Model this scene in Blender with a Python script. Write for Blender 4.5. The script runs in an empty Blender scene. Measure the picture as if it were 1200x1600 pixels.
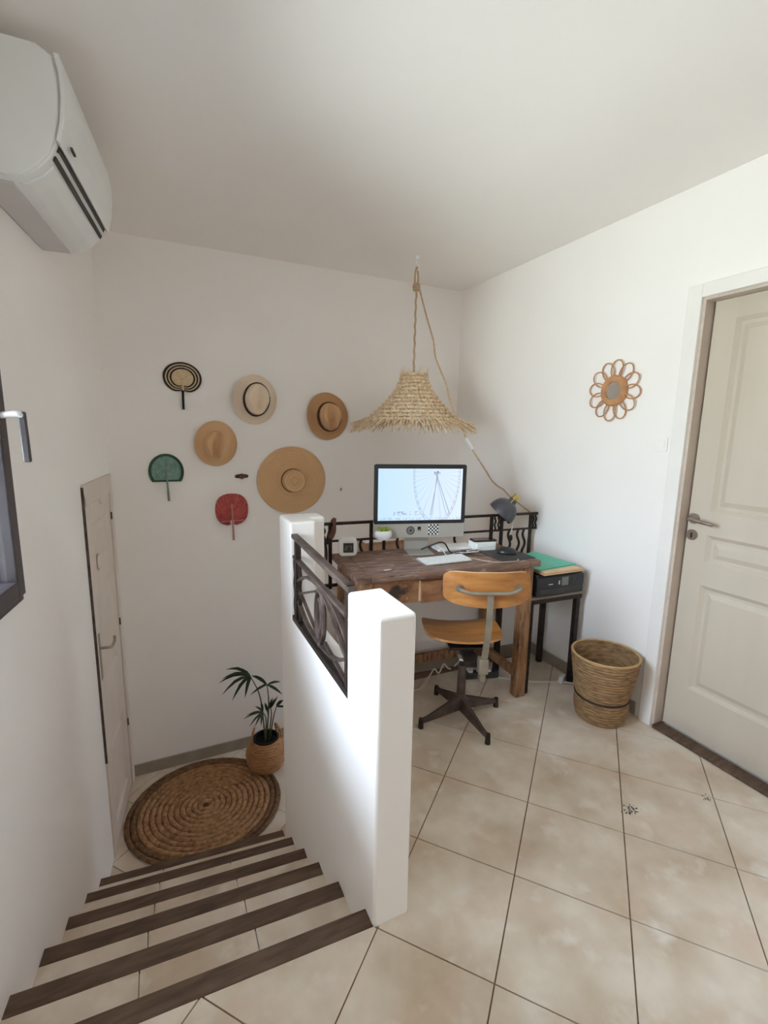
import bpy, math, random
from mathutils import Vector, Matrix
random.seed(7)
PI = math.pi
sc = bpy.context.scene
COL = sc.collection

# ------------------------------------------------------------------ camera, world, light, exposure
F_PX, YAW, PITCH, ROLL, CAM_H = 733.45, 0.4423, -0.1683, 0.0179, 1.5
def camera():
    cd = bpy.data.cameras.new('camera'); co = bpy.data.objects.new('camera', cd); COL.objects.link(co)
    cd.sensor_fit = 'VERTICAL'; cd.sensor_height = 36.0; cd.lens = F_PX / 1600 * 36; cd.clip_start = .02
    fw = Vector((math.sin(YAW) * math.cos(PITCH), math.cos(YAW) * math.cos(PITCH), math.sin(PITCH)))
    ri = Vector((math.cos(YAW), -math.sin(YAW), 0)); up = ri.cross(fw)
    r = ri * math.cos(ROLL) + up * math.sin(ROLL); u = -ri * math.sin(ROLL) + up * math.cos(ROLL)
    m = Matrix((r, u, -fw)).transposed().to_4x4(); m.translation = (0, 0, CAM_H)
    co.matrix_world = m; sc.camera = co
camera()
w = bpy.data.worlds.new('sky'); sc.world = w; w.use_nodes = True
def sky():
    nt = w.node_tree; bg = nt.nodes['Background']; bg.inputs[1].default_value = 22.0
    tc = nt.nodes.new('ShaderNodeTexCoord'); sp = nt.nodes.new('ShaderNodeSeparateXYZ'); nt.links.new(tc.outputs['Generated'], sp.inputs[0])
    mr = nt.nodes.new('ShaderNodeMapRange'); mr.inputs[1].default_value = -1; mr.inputs[2].default_value = 1; nt.links.new(sp.outputs[2], mr.inputs[0])
    r = nt.nodes.new('ShaderNodeValToRGB'); e = r.color_ramp.elements               # pale ground, bright haze, bluer zenith
    e[0].position = .44; e[0].color = (.80, .87, .86, 1); e[1].position = 1.0; e[1].color = (1.5, 1.72, 2.2, 1)
    h = e.new(.52); h.color = (.68, .75, .82, 1)
    nt.links.new(mr.outputs[0], r.inputs[0]); nt.links.new(r.outputs[0], bg.inputs[0])
sky()
sc.view_settings.view_transform = 'Standard'; sc.view_settings.look = 'None'
sc.view_settings.gamma = 1; sc.view_settings.use_curve_mapping = False
sc.view_settings.exposure = 0.12
try:
    sc.cycles.use_denoising = True; sc.cycles.max_bounces = 16; sc.cycles.diffuse_bounces = 14; sc.cycles.adaptive_threshold = .02
except Exception: pass

# room numbers (metres; camera stands over the origin)
XR, YB, ZC, ZL, YF = 2.265, 3.388, 2.628, -.91, -2.6
def wx(y): return -.305 - .097 * (YB - y)         # the left wall runs a little askew
WANG = -math.atan(.097)                            # its direction, from +Y
WIN1 = (.86, 1.86, .93, 2.14)                      # y0, y1, z0, z1 of the window beside the stairs
def portal(loc, rot, sx, sz):
    l = bpy.data.lights.new('window_portal', 'AREA'); l.shape = 'RECTANGLE'; l.size = sx; l.size_y = sz
    l.cycles.is_portal = True
    o = bpy.data.objects.new('window_portal', l); COL.objects.link(o); o.location = loc; o.rotation_euler = rot
ymid = (WIN1[0] + WIN1[1]) / 2
portal((wx(ymid) - .12, ymid, (WIN1[2] + WIN1[3]) / 2), (0, -PI / 2, 0), WIN1[3] - WIN1[2], WIN1[1] - WIN1[0])

FILL_WIN2 = (-2.3, -1.4, .85, 2.15)                     # y0, y1, z0, z1 of unseen window added behind the viewer for fill light
portal((XR + .1, (FILL_WIN2[0] + FILL_WIN2[1]) / 2, (FILL_WIN2[2] + FILL_WIN2[3]) / 2), (0, PI / 2, 0), FILL_WIN2[3] - FILL_WIN2[2], FILL_WIN2[1] - FILL_WIN2[0])

FILL_WIN3 = (2.70, 3.22, -.30, .22)                     # small lower-floor window, hidden below the landing, added for fill light from the right
portal((XR + .1, (FILL_WIN3[0] + FILL_WIN3[1]) / 2, (FILL_WIN3[2] + FILL_WIN3[3]) / 2), (0, PI / 2, 0), FILL_WIN3[3] - FILL_WIN3[2], FILL_WIN3[1] - FILL_WIN3[0])

# ------------------------------------------------------------------ materials
MATS = {}
def mat(name, c1, c2=None, rough=.6, metal=0.0, scale=6, detail=4, bump=0.0, bscale=40, stretch=(1, 1, 1), lo=.35, hi=.65, coord='Object', kind='noise', spec=None):
    if name in MATS: return MATS[name]
    m = bpy.data.materials.new(name); m.use_nodes = True; nt = m.node_tree; b = nt.nodes['Principled BSDF']
    b.inputs['Roughness'].default_value = rough; b.inputs['Metallic'].default_value = metal
    if spec is not None: b.inputs['Specular IOR Level'].default_value = spec
    b.inputs['Base Color'].default_value = (*c1, 1)
    tc = nt.nodes.new('ShaderNodeTexCoord'); mp = nt.nodes.new('ShaderNodeMapping'); mp.inputs['Scale'].default_value = stretch
    if coord == 'World':
        g = nt.nodes.new('ShaderNodeNewGeometry'); nt.links.new(g.outputs['Position'], mp.inputs['Vector'])
    else: nt.links.new(tc.outputs['Object'], mp.inputs['Vector'])
    if c2 is not None:
        if kind == 'rings':
            n = nt.nodes.new('ShaderNodeTexWave'); n.wave_type = 'RINGS'; n.rings_direction = 'Z'
            n.inputs['Scale'].default_value = scale; n.inputs['Distortion'].default_value = 1.2; n.inputs['Detail Scale'].default_value = 6; n.inputs['Detail'].default_value = 3
        elif kind == 'bands':
            n = nt.nodes.new('ShaderNodeTexWave'); n.wave_type = 'BANDS'; n.bands_direction = 'Z'
            n.inputs['Scale'].default_value = scale; n.inputs['Distortion'].default_value = 2; n.inputs['Detail Scale'].default_value = 5; n.inputs['Detail'].default_value = 3
        else:
            n = nt.nodes.new('ShaderNodeTexNoise'); n.inputs['Scale'].default_value = scale; n.inputs['Detail'].default_value = detail
        out = n.outputs['Fac'] if 'Fac' in n.outputs else n.outputs[0]
        nt.links.new(mp.outputs[0], n.inputs['Vector'])
        r = nt.nodes.new('ShaderNodeValToRGB'); r.color_ramp.elements[0].position = lo; r.color_ramp.elements[1].position = hi
        r.color_ramp.elements[0].color = (*c1, 1); r.color_ramp.elements[1].color = (*c2, 1)
        nt.links.new(out, r.inputs[0]); nt.links.new(r.outputs[0], b.inputs['Base Color'])
        m['ramp'] = r.name
    if bump:
        n2 = nt.nodes.new('ShaderNodeTexNoise'); n2.inputs['Scale'].default_value = bscale; n2.inputs['Detail'].default_value = 5
        nt.links.new(mp.outputs[0], n2.inputs['Vector'])
        bp = nt.nodes.new('ShaderNodeBump'); bp.inputs['Strength'].default_value = bump; bp.inputs['Distance'].default_value = .004
        nt.links.new(n2.outputs[0], bp.inputs['Height']); nt.links.new(bp.outputs[0], b.inputs['Normal'])
    MATS[name] = m
    return m
def overlay(m, col, scale, lo, hi, detail=6, stretch=(1, 1, 1), coord='Object'):
    """second layer of colour by noise (worn paint, stains of the thing itself)"""
    nt = m.node_tree; b = nt.nodes['Principled BSDF']
    tc = nt.nodes.new('ShaderNodeTexCoord'); mp = nt.nodes.new('ShaderNodeMapping'); mp.inputs['Scale'].default_value = stretch
    if coord == 'World':
        g = nt.nodes.new('ShaderNodeNewGeometry'); nt.links.new(g.outputs['Position'], mp.inputs['Vector'])
    else: nt.links.new(tc.outputs['Object'], mp.inputs['Vector'])
    n = nt.nodes.new('ShaderNodeTexNoise'); n.inputs['Scale'].default_value = scale; n.inputs['Detail'].default_value = detail
    nt.links.new(mp.outputs[0], n.inputs['Vector'])
    r = nt.nodes.new('ShaderNodeMapRange'); r.inputs[1].default_value = lo; r.inputs[2].default_value = hi
    nt.links.new(n.outputs[0], r.inputs[0])
    mx = nt.nodes.new('ShaderNodeMixRGB'); mx.inputs[2].default_value = (*col, 1)
    src = b.inputs['Base Color'].links[0].from_socket if b.inputs['Base Color'].links else None
    if src: nt.links.new(src, mx.inputs[1])
    else: mx.inputs[1].default_value = b.inputs['Base Color'].default_value
    nt.links.new(r.outputs[0], mx.inputs[0]); nt.links.new(mx.outputs[0], b.inputs['Base Color'])
    return m
def emit(name, col, s):
    m = mat(name, col, rough=.4); b = m.node_tree.nodes['Principled BSDF']
    b.inputs['Emission Color'].default_value = (*col, 1); b.inputs['Emission Strength'].default_value = s
    return m

PLASTER = mat('white_plaster', (.905, .868, .845), (.92, .885, .862), rough=.85, scale=2.5, bump=.12, bscale=35, coord='World')
CEIL = mat('ceiling_paint', (.905, .87, .845), (.92, .885, .862), rough=.9, scale=2, bump=.04, bscale=30, coord='World')
TILE = mat('beige_stone_tile', (.54, .42, .30), (.78, .70, .60), rough=.42, scale=4.2, detail=9, bump=.05, bscale=60, lo=.3, hi=.66, coord='World')
overlay(TILE, (.68, .54, .43), 5.5, .52, .75, coord='World')
overlay(TILE, (.82, .77, .70), 9, .56, .8, coord='World')
GROUT = mat('brown_grout', (.20, .13, .085), (.26, .18, .12), rough=.9, scale=20, coord='World')
NOSE = mat('stair_nosing_wood', (.070, .040, .024), (.145, .088, .055), rough=.7, scale=9, detail=7, stretch=(1, 6, 6), bump=.2, bscale=18, coord='World')
SKIRT = mat('grey_stone_skirting', (.30, .25, .20), (.37, .31, .25), rough=.6, scale=8, coord='World')
IRON = mat('dark_wrought_iron', (.022, .016, .014), (.05, .035, .028), rough=.45, metal=.5, scale=25, bump=.2, bscale=60)
IRON_W = mat('brown_wrought_iron', (.06, .042, .036), (.13, .09, .075), rough=.5, metal=.35, scale=18, bump=.25, bscale=50)
DOORP = mat('pale_grey_door_paint', (.53, .465, .375), (.60, .53, .44), rough=.55, scale=3, detail=6, stretch=(1, 1, .15), bump=.05, bscale=30)
DOORL = mat('old_grey_door_paint', (.68, .585, .52), (.72, .63, .57), rough=.6, scale=5)
TRIMW = mat('white_trim_paint', (.84, .805, .775), (.86, .83, .80), rough=.6, scale=6)
JAMB = mat('jamb_paint', (.56, .47, .40), (.60, .51, .44), rough=.6, scale=6)
ALU = mat('anthracite_aluminium', (.045, .035, .04), (.06, .048, .055), rough=.4, scale=6)
STEEL = mat('brushed_steel', (.40, .33, .29), (.47, .40, .36), rough=.28, metal=.9, scale=30)
DSTEEL = mat('dull_steel', (.30, .27, .22), (.38, .34, .28), rough=.42, metal=.7, scale=20)
WHITE = mat('white_plastic', (.82, .83, .82), (.85, .86, .85), rough=.35, scale=4)
GREYP = mat('grey_plastic', (.62, .60, .60), (.66, .64, .64), rough=.45, scale=4)
BLACK = mat('black_plastic', (.012, .012, .013), (.02, .02, .021), rough=.35, scale=8)
DARKG = mat('charcoal_plastic', (.035, .033, .03), (.05, .047, .043), rough=.6, scale=10)
DESKW = mat('worn_brown_wood', (.12, .065, .045), (.29, .17, .12), rough=.6, scale=7, detail=9, stretch=(1, 5, 5), bump=.5, bscale=22, lo=.3, hi=.7)
overlay(DESKW, (.46, .36, .30), 11, .55, .72, detail=9, stretch=(1, 4, 4))
overlay(DESKW, (.03, .018, .013), 14, .62, .72, detail=8, stretch=(1, 6, 6))
DESKF = mat('orange_brown_wood', (.20, .08, .035), (.42, .21, .10), rough=.6, scale=10, detail=9, stretch=(1, 3, 3), bump=.5, bscale=26, lo=.3, hi=.7)
overlay(DESKF, (.045, .025, .016), 12, .55, .68, detail=9)
overlay(DESKF, (.52, .42, .30), 22, .63, .75, detail=8)
LEGW = mat('brown_leg_wood', (.19, .09, .042), (.36, .19, .09), rough=.6, scale=9, detail=8, stretch=(5, 5, 1), bump=.4, bscale=24)
overlay(LEGW, (.06, .035, .022), 14, .55, .7, stretch=(4, 4, 1))
overlay(LEGW, (.45, .36, .28), 10, .68, .76, stretch=(3, 3, 1))
PLY = mat('varnished_plywood', (.30, .105, .022), (.50, .225, .06), rough=.32, scale=5, detail=7, stretch=(1, 6, 6), lo=.3, hi=.7)
PLYEDGE = mat('pale_plywood_edge', (.62, .42, .24), (.70, .50, .30), rough=.5, scale=20)
STRAW = mat('straw_tan', (.62, .37, .19), (.72, .46, .25), rough=.8, scale=30, kind='rings', bump=.6, bscale=160)
STRAWC = mat('straw_pale', (.79, .63, .48), (.86, .71, .55), rough=.8, scale=30, kind='rings', bump=.5, bscale=160)
STRAWD = mat('straw_brown', (.48, .255, .115), (.57, .32, .155), rough=.8, scale=30, kind='rings', bump=.6, bscale=160)
RIBBON = mat('dark_ribbon', (.03, .022, .018), (.045, .03, .025), rough=.8, scale=30)
RAFFIA = mat('pale_raffia', (.58, .41, .24), (.86, .70, .50), rough=.75, scale=45, detail=6, bump=.6, bscale=150)
ROPE = mat('jute_rope', (.42, .28, .17), (.58, .42, .28), rough=.85, scale=90, bump=.6, bscale=250)
JUTE = mat('jute_braid', (.20, .095, .04), (.46, .26, .125), rough=.9, scale=38, detail=7, bump=.8, bscale=120, lo=.3, hi=.65)
SEAG = mat('seagrass_weave', (.16, .088, .038), (.40, .245, .115), rough=.8, scale=24, detail=7, stretch=(1, 1, 4), bump=.7, bscale=80, lo=.3, hi=.7)
POTW = mat('orange_seagrass', (.32, .15, .06), (.46, .25, .11), rough=.8, scale=26, detail=6, stretch=(1, 1, 3), bump=.6, bscale=90)
SOIL = mat('dark_soil', (.012, .009, .007), (.03, .022, .016), rough=.95, scale=40, bump=.8, bscale=90)
LEAF = mat('palm_leaf', (.012, .03, .012), (.03, .06, .022), rough=.4, scale=20)
STEM = mat('palm_stem', (.05, .07, .025), (.09, .10, .04), rough=.5, scale=20)
RATTAN = mat('rattan', (.42, .20, .09), (.55, .28, .13), rough=.5, scale=30)
MIRROR = mat('mirror_glass', (.75, .72, .68), rough=.04, metal=1)
LAMPG = mat('grey_lamp_metal', (.065, .06, .072), (.08, .075, .09), rough=.35, metal=.2, scale=6)
BRASS = mat('brass', (.60, .43, .14), (.66, .48, .18), rough=.3, metal=.9, scale=10)
CABW = mat('white_cable', (.66, .64, .60), rough=.5)
CABB = mat('black_cable', (.02, .018, .017), rough=.5)
GREENF = mat('mint_green_card', (.10, .50, .34), (.12, .54, .38), rough=.5, scale=5)
PAPER = mat('paper', (.68, .50, .30), (.74, .58, .40), rough=.7, scale=6)
ALUSIL = mat('silver_aluminium', (.46, .44, .40), (.50, .48, .44), rough=.4, metal=.35, scale=5)
LEATHER = mat('brown_leather', (.075, .03, .018), (.12, .055, .03), rough=.5, scale=20, bump=.3, bscale=80)
GLASS = bpy.data.materials.new('window_glass'); GLASS.use_nodes = True
_nt = GLASS.node_tree; _nt.nodes.clear()
_o = _nt.nodes.new('ShaderNodeOutputMaterial'); _mx = _nt.nodes.new('ShaderNodeMixShader'); _t = _nt.nodes.new('ShaderNodeBsdfTransparent')
_g = _nt.nodes.new('ShaderNodeBsdfGlossy'); _f = _nt.nodes.new('ShaderNodeFresnel'); _g.inputs['Roughness'].default_value = .02
_t.inputs[0].default_value = (.94, .97, .96, 1)
_nt.links.new(_f.outputs[0], _mx.inputs[0]); _nt.links.new(_t.outputs[0], _mx.inputs[1]); _nt.links.new(_g.outputs[0], _mx.inputs[2]); _nt.links.new(_mx.outputs[0], _o.inputs[0])

# ------------------------------------------------------------------ mesh helpers
def V(*a): return Vector(a)
class MB:
    def __init__(s): s.v = []; s.f = []
    def add(s, vs, fs):
        k = len(s.v); s.v += [Vector(v) for v in vs]; s.f += [tuple(i + k for i in f) for f in fs]; return s
    def box(s, x0, x1, y0, y1, z0, z1, rot=0, c=None):
        vs = [V(x, y, z) for z in (z0, z1) for y in (y0, y1) for x in (x0, x1)]
        if rot:
            R = Matrix.Rotation(rot, 3, 'Z'); c = Vector(c or ((x0 + x1) / 2, (y0 + y1) / 2, 0)); vs = [R @ (v - c) + c for v in vs]
        return s.add(vs, [(0, 2, 3, 1), (4, 5, 7, 6), (0, 1, 5, 4), (2, 6, 7, 3), (0, 4, 6, 2), (1, 3, 7, 5)])
    def prism(s, poly, z0, z1):
        n = len(poly)
        vs = [V(x, y, z0) for x, y in poly] + [V(x, y, z1) for x, y in poly]
        return s.add(vs, [tuple(range(n))[::-1], tuple(range(n, 2 * n))] + [(i, (i + 1) % n, n + (i + 1) % n, n + i) for i in range(n)])
    def extrude(s, pts, d):
        """planar polygon of 3d points pushed along vector d"""
        n = len(pts); d = Vector(d); vs = [Vector(p) for p in pts] + [Vector(p) + d for p in pts]
        return s.add(vs, [tuple(range(n)), tuple(range(n, 2 * n))[::-1]] + [(i, n + i, n + (i + 1) % n, (i + 1) % n) for i in range(n)])
    def tube(s, pts, r, seg=8, closed=False, flat=1.0, up=None, caps=True):
        pts = [Vector(p) for p in pts]; n = len(pts)
        rs = r if isinstance(r, (list, tuple)) else [r] * n
        k = len(s.v); ref = Vector(up) if up else None; prev = None
        for i, p in enumerate(pts):
            a = pts[(i - 1) % n] if (closed or i > 0) else p
            b = pts[(i + 1) % n] if (closed or i < n - 1) else p
            t = (b - a).normalized() if (b - a).length > 1e-9 else V(0, 0, 1)
            if ref is not None: n1 = ref - t * ref.dot(t)
            elif prev is None:
                n1 = V(0, 0, 1) if abs(t.z) < .9 else V(1, 0, 0); n1 = n1 - t * n1.dot(t)
            else: n1 = prev - t * prev.dot(t)
            if n1.length < 1e-6: n1 = t.orthogonal()
            n1.normalize(); prev = n1; n2 = t.cross(n1)
            for j in range(seg):
                an = 2 * PI * j / seg
                s.v.append(p + n1 * math.cos(an) * rs[i] * flat + n2 * math.sin(an) * rs[i])
        m = n if closed else n - 1
        for i in range(m):
            for j in range(seg):
                a = k + i * seg + j; b = k + i * seg + (j + 1) % seg; i2 = (i + 1) % n
                s.f.append((a, b, k + i2 * seg + (j + 1) % seg, k + i2 * seg + j))
        if not closed and caps:
            s.f.append(tuple(k + j for j in range(seg))[::-1]); s.f.append(tuple(k + (n - 1) * seg + j for j in range(seg)))
        return s
    def bar(s, pts, wdt, hgt, up=(0, 0, 1)):
        """rectangular section swept along points; hgt along up"""
        pts = [Vector(p) for p in pts]; n = len(pts); k = len(s.v); up = Vector(up)
        for i, p in enumerate(pts):
            t = (pts[min(i + 1, n - 1)] - pts[max(i - 1, 0)]).normalized()
            n1 = up - t * up.dot(t); n1 = n1.normalized() if n1.length > 1e-6 else t.orthogonal().normalized()
            n2 = t.cross(n1)
            for a, b in ((-1, -1), (1, -1), (1, 1), (-1, 1)): s.v.append(p + n2 * a * wdt / 2 + n1 * b * hgt / 2)
        for i in range(n - 1):
            for j in range(4):
                s.f.append((k + i * 4 + j, k + i * 4 + (j + 1) % 4, k + i * 4 + 4 + (j + 1) % 4, k + i * 4 + 4 + j))
        s.f.append((k + 3, k + 2, k + 1, k)); e = k + (n - 1) * 4; s.f.append((e, e + 1, e + 2, e + 3))
        return s
    def lathe(s, prof, seg=32, ax=(0, 0), sx=1, sy=1, close=False, a0=0, a1=2 * PI):
        n = len(prof); k = len(s.v); full = abs(a1 - a0 - 2 * PI) < 1e-6; m = seg if full else seg + 1
        for j in range(m):
            a = a0 + (a1 - a0) * j / seg
            for r, z in prof: s.v.append(V(ax[0] + r * math.cos(a) * sx, ax[1] + r * math.sin(a) * sy, z))
        for j in range(seg):
            j2 = (j + 1) % m
            for i in range(n - 1 + (1 if close else 0)):
                i2 = (i + 1) % n
                s.f.append((k + j * n + i, k + j2 * n + i, k + j2 * n + i2, k + j * n + i2))
        return s
    def torus(s, c, R, r, seg=24, rs=8, axis='z', ex=1, ey=1):
        pts = []
        for i in range(seg):
            a = 2 * PI * i / seg; x, y = R * math.cos(a) * ex, R * math.sin(a) * ey
            pts.append(Vector(c) + (V(x, y, 0) if axis == 'z' else V(x, 0, y) if axis == 'y' else V(0, x, y)))
        up = {'z': (0, 0, 1), 'y': (0, 1, 0), 'x': (1, 0, 0)}[axis]
        return s.tube(pts, r, rs, closed=True, up=up)
    def ball(s, c, rx, ry=None, rz=None, seg=14, rings=8):
        ry = ry or rx; rz = rz or rx
        k = len(s.v); c = Vector(c)
        for i in range(rings + 1):
            t = PI * i / rings
            for j in range(seg):
                a = 2 * PI * j / seg; s.v.append(c + V(rx * math.sin(t) * math.cos(a), ry * math.sin(t) * math.sin(a), rz * math.cos(t)))
        for i in range(rings):
            for j in range(seg): s.f.append((k + i * seg + j, k + (i + 1) * seg + j, k + (i + 1) * seg + (j + 1) % seg, k + i * seg + (j + 1) % seg))
        return s
    def cyl(s, a, b, r, seg=16, r2=None):
        return s.tube([a, b], [r, r if r2 is None else r2], seg)
    def build(s, name, m, parent=None, smooth=False, bevel=0, segs=2, merge=False, **kw):
        me = bpy.data.meshes.new(name); me.from_pydata([tuple(v) for v in s.v], [], s.f); me.update()
        import bmesh
        bm = bmesh.new(); bm.from_mesh(me)
        if merge: bmesh.ops.remove_doubles(bm, verts=bm.verts, dist=1e-5)
        bmesh.ops.recalc_face_normals(bm, faces=bm.faces); bm.to_mesh(me); bm.free()
        return link(name, me, m, parent, smooth, bevel, segs, **kw)
def link(name, me, m, parent=None, smooth=False, bevel=0, segs=2, kind=None, label=None):
    if m and not me.materials: me.materials.append(m)
    if smooth:
        me.polygons.foreach_set('use_smooth', [True] * len(me.polygons))
        try: me.set_sharp_from_angle(angle=math.radians(42))
        except Exception: pass
    o = bpy.data.objects.new(name, me); COL.objects.link(o)
    if parent: o.parent = parent
    if bevel:
        bv = o.modifiers.new('bevel', 'BEVEL'); bv.width = bevel; bv.segments = segs; bv.limit_method = 'ANGLE'; bv.angle_limit = math.radians(40)
    if kind: o['kind'] = kind
    if label: o['label'] = label
    return o
def tag(o, label, cat, group=None, kind=None):
    o['label'] = label; o['category'] = cat
    if group: o['group'] = group
    if kind: o['kind'] = kind
    return o
def thing(name, label, cat, loc=(0, 0, 0), rz=0, group=None, kind=None, rot=None):
    o = bpy.data.objects.new(name, None); COL.objects.link(o); o.location = loc; o.empty_display_size = .1
    o.rotation_euler = rot or (0, 0, rz)
    return tag(o, label, cat, group, kind)
def spline(pts, n=8):
    pts = [Vector(p) for p in pts]; out = []
    for i in range(len(pts) - 1):
        p0, p1, p2, p3 = pts[max(i - 1, 0)], pts[i], pts[i + 1], pts[min(i + 2, len(pts) - 1)]
        for k in range(n):
            t = k / n
            out.append(.5 * ((2 * p1) + (p2 - p0) * t + (2 * p0 - 5 * p1 + 4 * p2 - p3) * t * t + (3 * p1 - p0 - 3 * p2 + p3) * t ** 3))
    return out + [pts[-1]]
def rrect(x0, x1, y0, y1, r, n=5):
    out = []
    for cx, cy, a in ((x1 - r, y1 - r, 0), (x0 + r, y1 - r, PI / 2), (x0 + r, y0 + r, PI), (x1 - r, y0 + r, 1.5 * PI)):
        for i in range(n + 1): t = a + PI / 2 * i / n; out.append((cx + r * math.cos(t), cy + r * math.sin(t)))
    return out
def clip(poly, a, b, c):
    """keep the part of a convex polygon where a*x + b*y <= c"""
    out = []
    for i, p in enumerate(poly):
        q = poly[(i + 1) % len(poly)]; dp = a * p[0] + b * p[1] - c; dq = a * q[0] + b * q[1] - c
        if dp <= 0: out.append(p)
        if dp * dq < 0: t = dp / (dp - dq); out.append((p[0] + (q[0] - p[0]) * t, p[1] + (q[1] - p[1]) * t))
    return out
def area(poly): return abs(sum(p[0] * q[1] - q[0] * p[1] for p, q in zip(poly, poly[1:] + poly[:1]))) / 2
def wall(name, A, B, z0, z1, t, holes, m, label, out):
    """wall along A-B (2d), thickness t towards `out`, with openings (u0, u1, z0, z1) along the wall"""
    A, B = Vector(A), Vector(B); L = (B - A).length; d = (B - A) / L; o = Vector(out).normalized() * t
    us = sorted({0, L, *[h[0] for h in holes], *[h[1] for h in holes]}); zs = sorted({z0, z1, *[h[2] for h in holes], *[h[3] for h in holes]})
    mb = MB()
    for i in range(len(us) - 1):
        for j in range(len(zs) - 1):
            um, zm = (us[i] + us[i + 1]) / 2, (zs[j] + zs[j + 1]) / 2
            if any(h[0] < um < h[1] and h[2] < zm < h[3] for h in holes): continue
            a, b = A + d * us[i], A + d * us[i + 1]
            mb.prism([(a.x, a.y), (b.x, b.y), (b.x + o.x, b.y + o.y), (a.x + o.x, a.y + o.y)], zs[j], zs[j + 1])
    ob = mb.build(name, m); return tag(ob, label, 'wall', kind='structure')

# ------------------------------------------------------------------ room shell
LU = math.sqrt(1 + .097 ** 2)                      # wall length per metre of y
def lu(y): return (y - YF) * LU
DL = (2.71, 3.335, ZL, 1.165)                      # opening of the door at the foot of the stairs
wall('wall_left', (wx(YF), YF), (wx(YB), YB), ZL - .1, ZC, .13,
     [(lu(WIN1[0]), lu(WIN1[1]), WIN1[2], WIN1[3]), (lu(DL[0]), lu(DL[1]), DL[2], DL[3])],
     PLASTER, 'white plastered wall on the left running down beside the stairs', (-1, .097))
wall('wall_back', (-.7, YB), (2.6, YB), ZL - .1, ZC, .2, [], PLASTER, 'white plastered back wall with hats and fans hung on it', (0, 1))
DR = (.62, 1.43, 0, 2.125)
wall('wall_right', (XR, YF), (XR, YB), ZL - .1, ZC, .2, [(DR[0] - YF, DR[1] - YF, DR[2], DR[3]), (FILL_WIN2[0] - YF, FILL_WIN2[1] - YF, FILL_WIN2[2], FILL_WIN2[3]), (FILL_WIN3[0] - YF, FILL_WIN3[1] - YF, FILL_WIN3[2], FILL_WIN3[3])], PLASTER, 'white plastered wall on the right with the panelled door', (1, 0))
wall('wall_front', (-1.2, YF), (2.6, YF), ZL - .1, ZC, .2, [], PLASTER, 'white plastered wall behind the viewer', (0, -1))
tag(MB().box(-1.3, 2.7, YF - .2, YB + .2, ZC, ZC + .15).build('ceiling', CEIL), 'plain white painted ceiling', 'ceiling', kind='structure')

# tiles laid on the diagonal
TS, TA, TO = .3569, -.8558, (1.0579, 1.5572)
STAIR_Y = 1.098
def gridpt(i, j, s=TS, a=TA, o=TO): return (o[0] + s * (i * math.cos(a) - j * math.sin(a)), o[1] + s * (i * math.sin(a) + j * math.cos(a)))
PX = .508
def tiles(parent, z, clips, extra=None, g=.0022, rng=range(-12, 14)):
    for i in rng:
        for j in rng:
            e = g / TS
            poly = [gridpt(i + e, j + e), gridpt(i + 1 - e, j + e), gridpt(i + 1 - e, j + 1 - e), gridpt(i + e, j + 1 - e)]
            for c in clips: poly = clip(poly, *c) if len(poly) > 2 else []
            if len(poly) < 3 or area(poly) < 2e-4: continue
            mb = MB(); dz = random.uniform(-.0004, .0004)
            if extra:                                            # L-shaped landing: keep what is right of ex or in front of ey
                ex, ey = extra
                r = clip(poly, -1, 0, -ex); l = clip(poly, 1, 0, ex)
                if len(l) > 2: l = clip(l, .045, 1, ey + .045 * PX)
                for q in (r, l):
                    if len(q) > 2 and area(q) > 2e-4: mb.prism(q, z - .01, z + dz)
                if not mb.v: continue
            else: mb.prism(poly, z - .01, z + dz)
            mb.build('tile', TILE, parent)
fl = MB().prism([(-1.0, YF), (.56, YF), (.56, STAIR_Y - .002), (-1.0, STAIR_Y + .066)], -.2, -.004).box(.56, XR, YF, 2.42, -.2, -.004).build('floor', GROUT)
tag(fl, 'upper landing floor of square beige tiles laid on the diagonal', 'floor', kind='structure')
tiles(fl, 0, [(1, 0, XR), (0, 1, 2.33), (0, -1, .45), (-1, .097, -(wx(0) - .003))], (.56, STAIR_Y))
fl2 = MB().box(-.7, XR, 1.2, YB, ZL - .1, ZL - .004).build('floor_lower', GROUT)
tag(fl2, 'lower floor of beige diagonal tiles at the foot of the stairs', 'floor', kind='structure')
tiles(fl2, ZL, [(0, 1, YB), (0, -1, -2.36), (1, 0, 1.1), (-1, .097, .36 + .097 * 2.9)], None)

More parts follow.
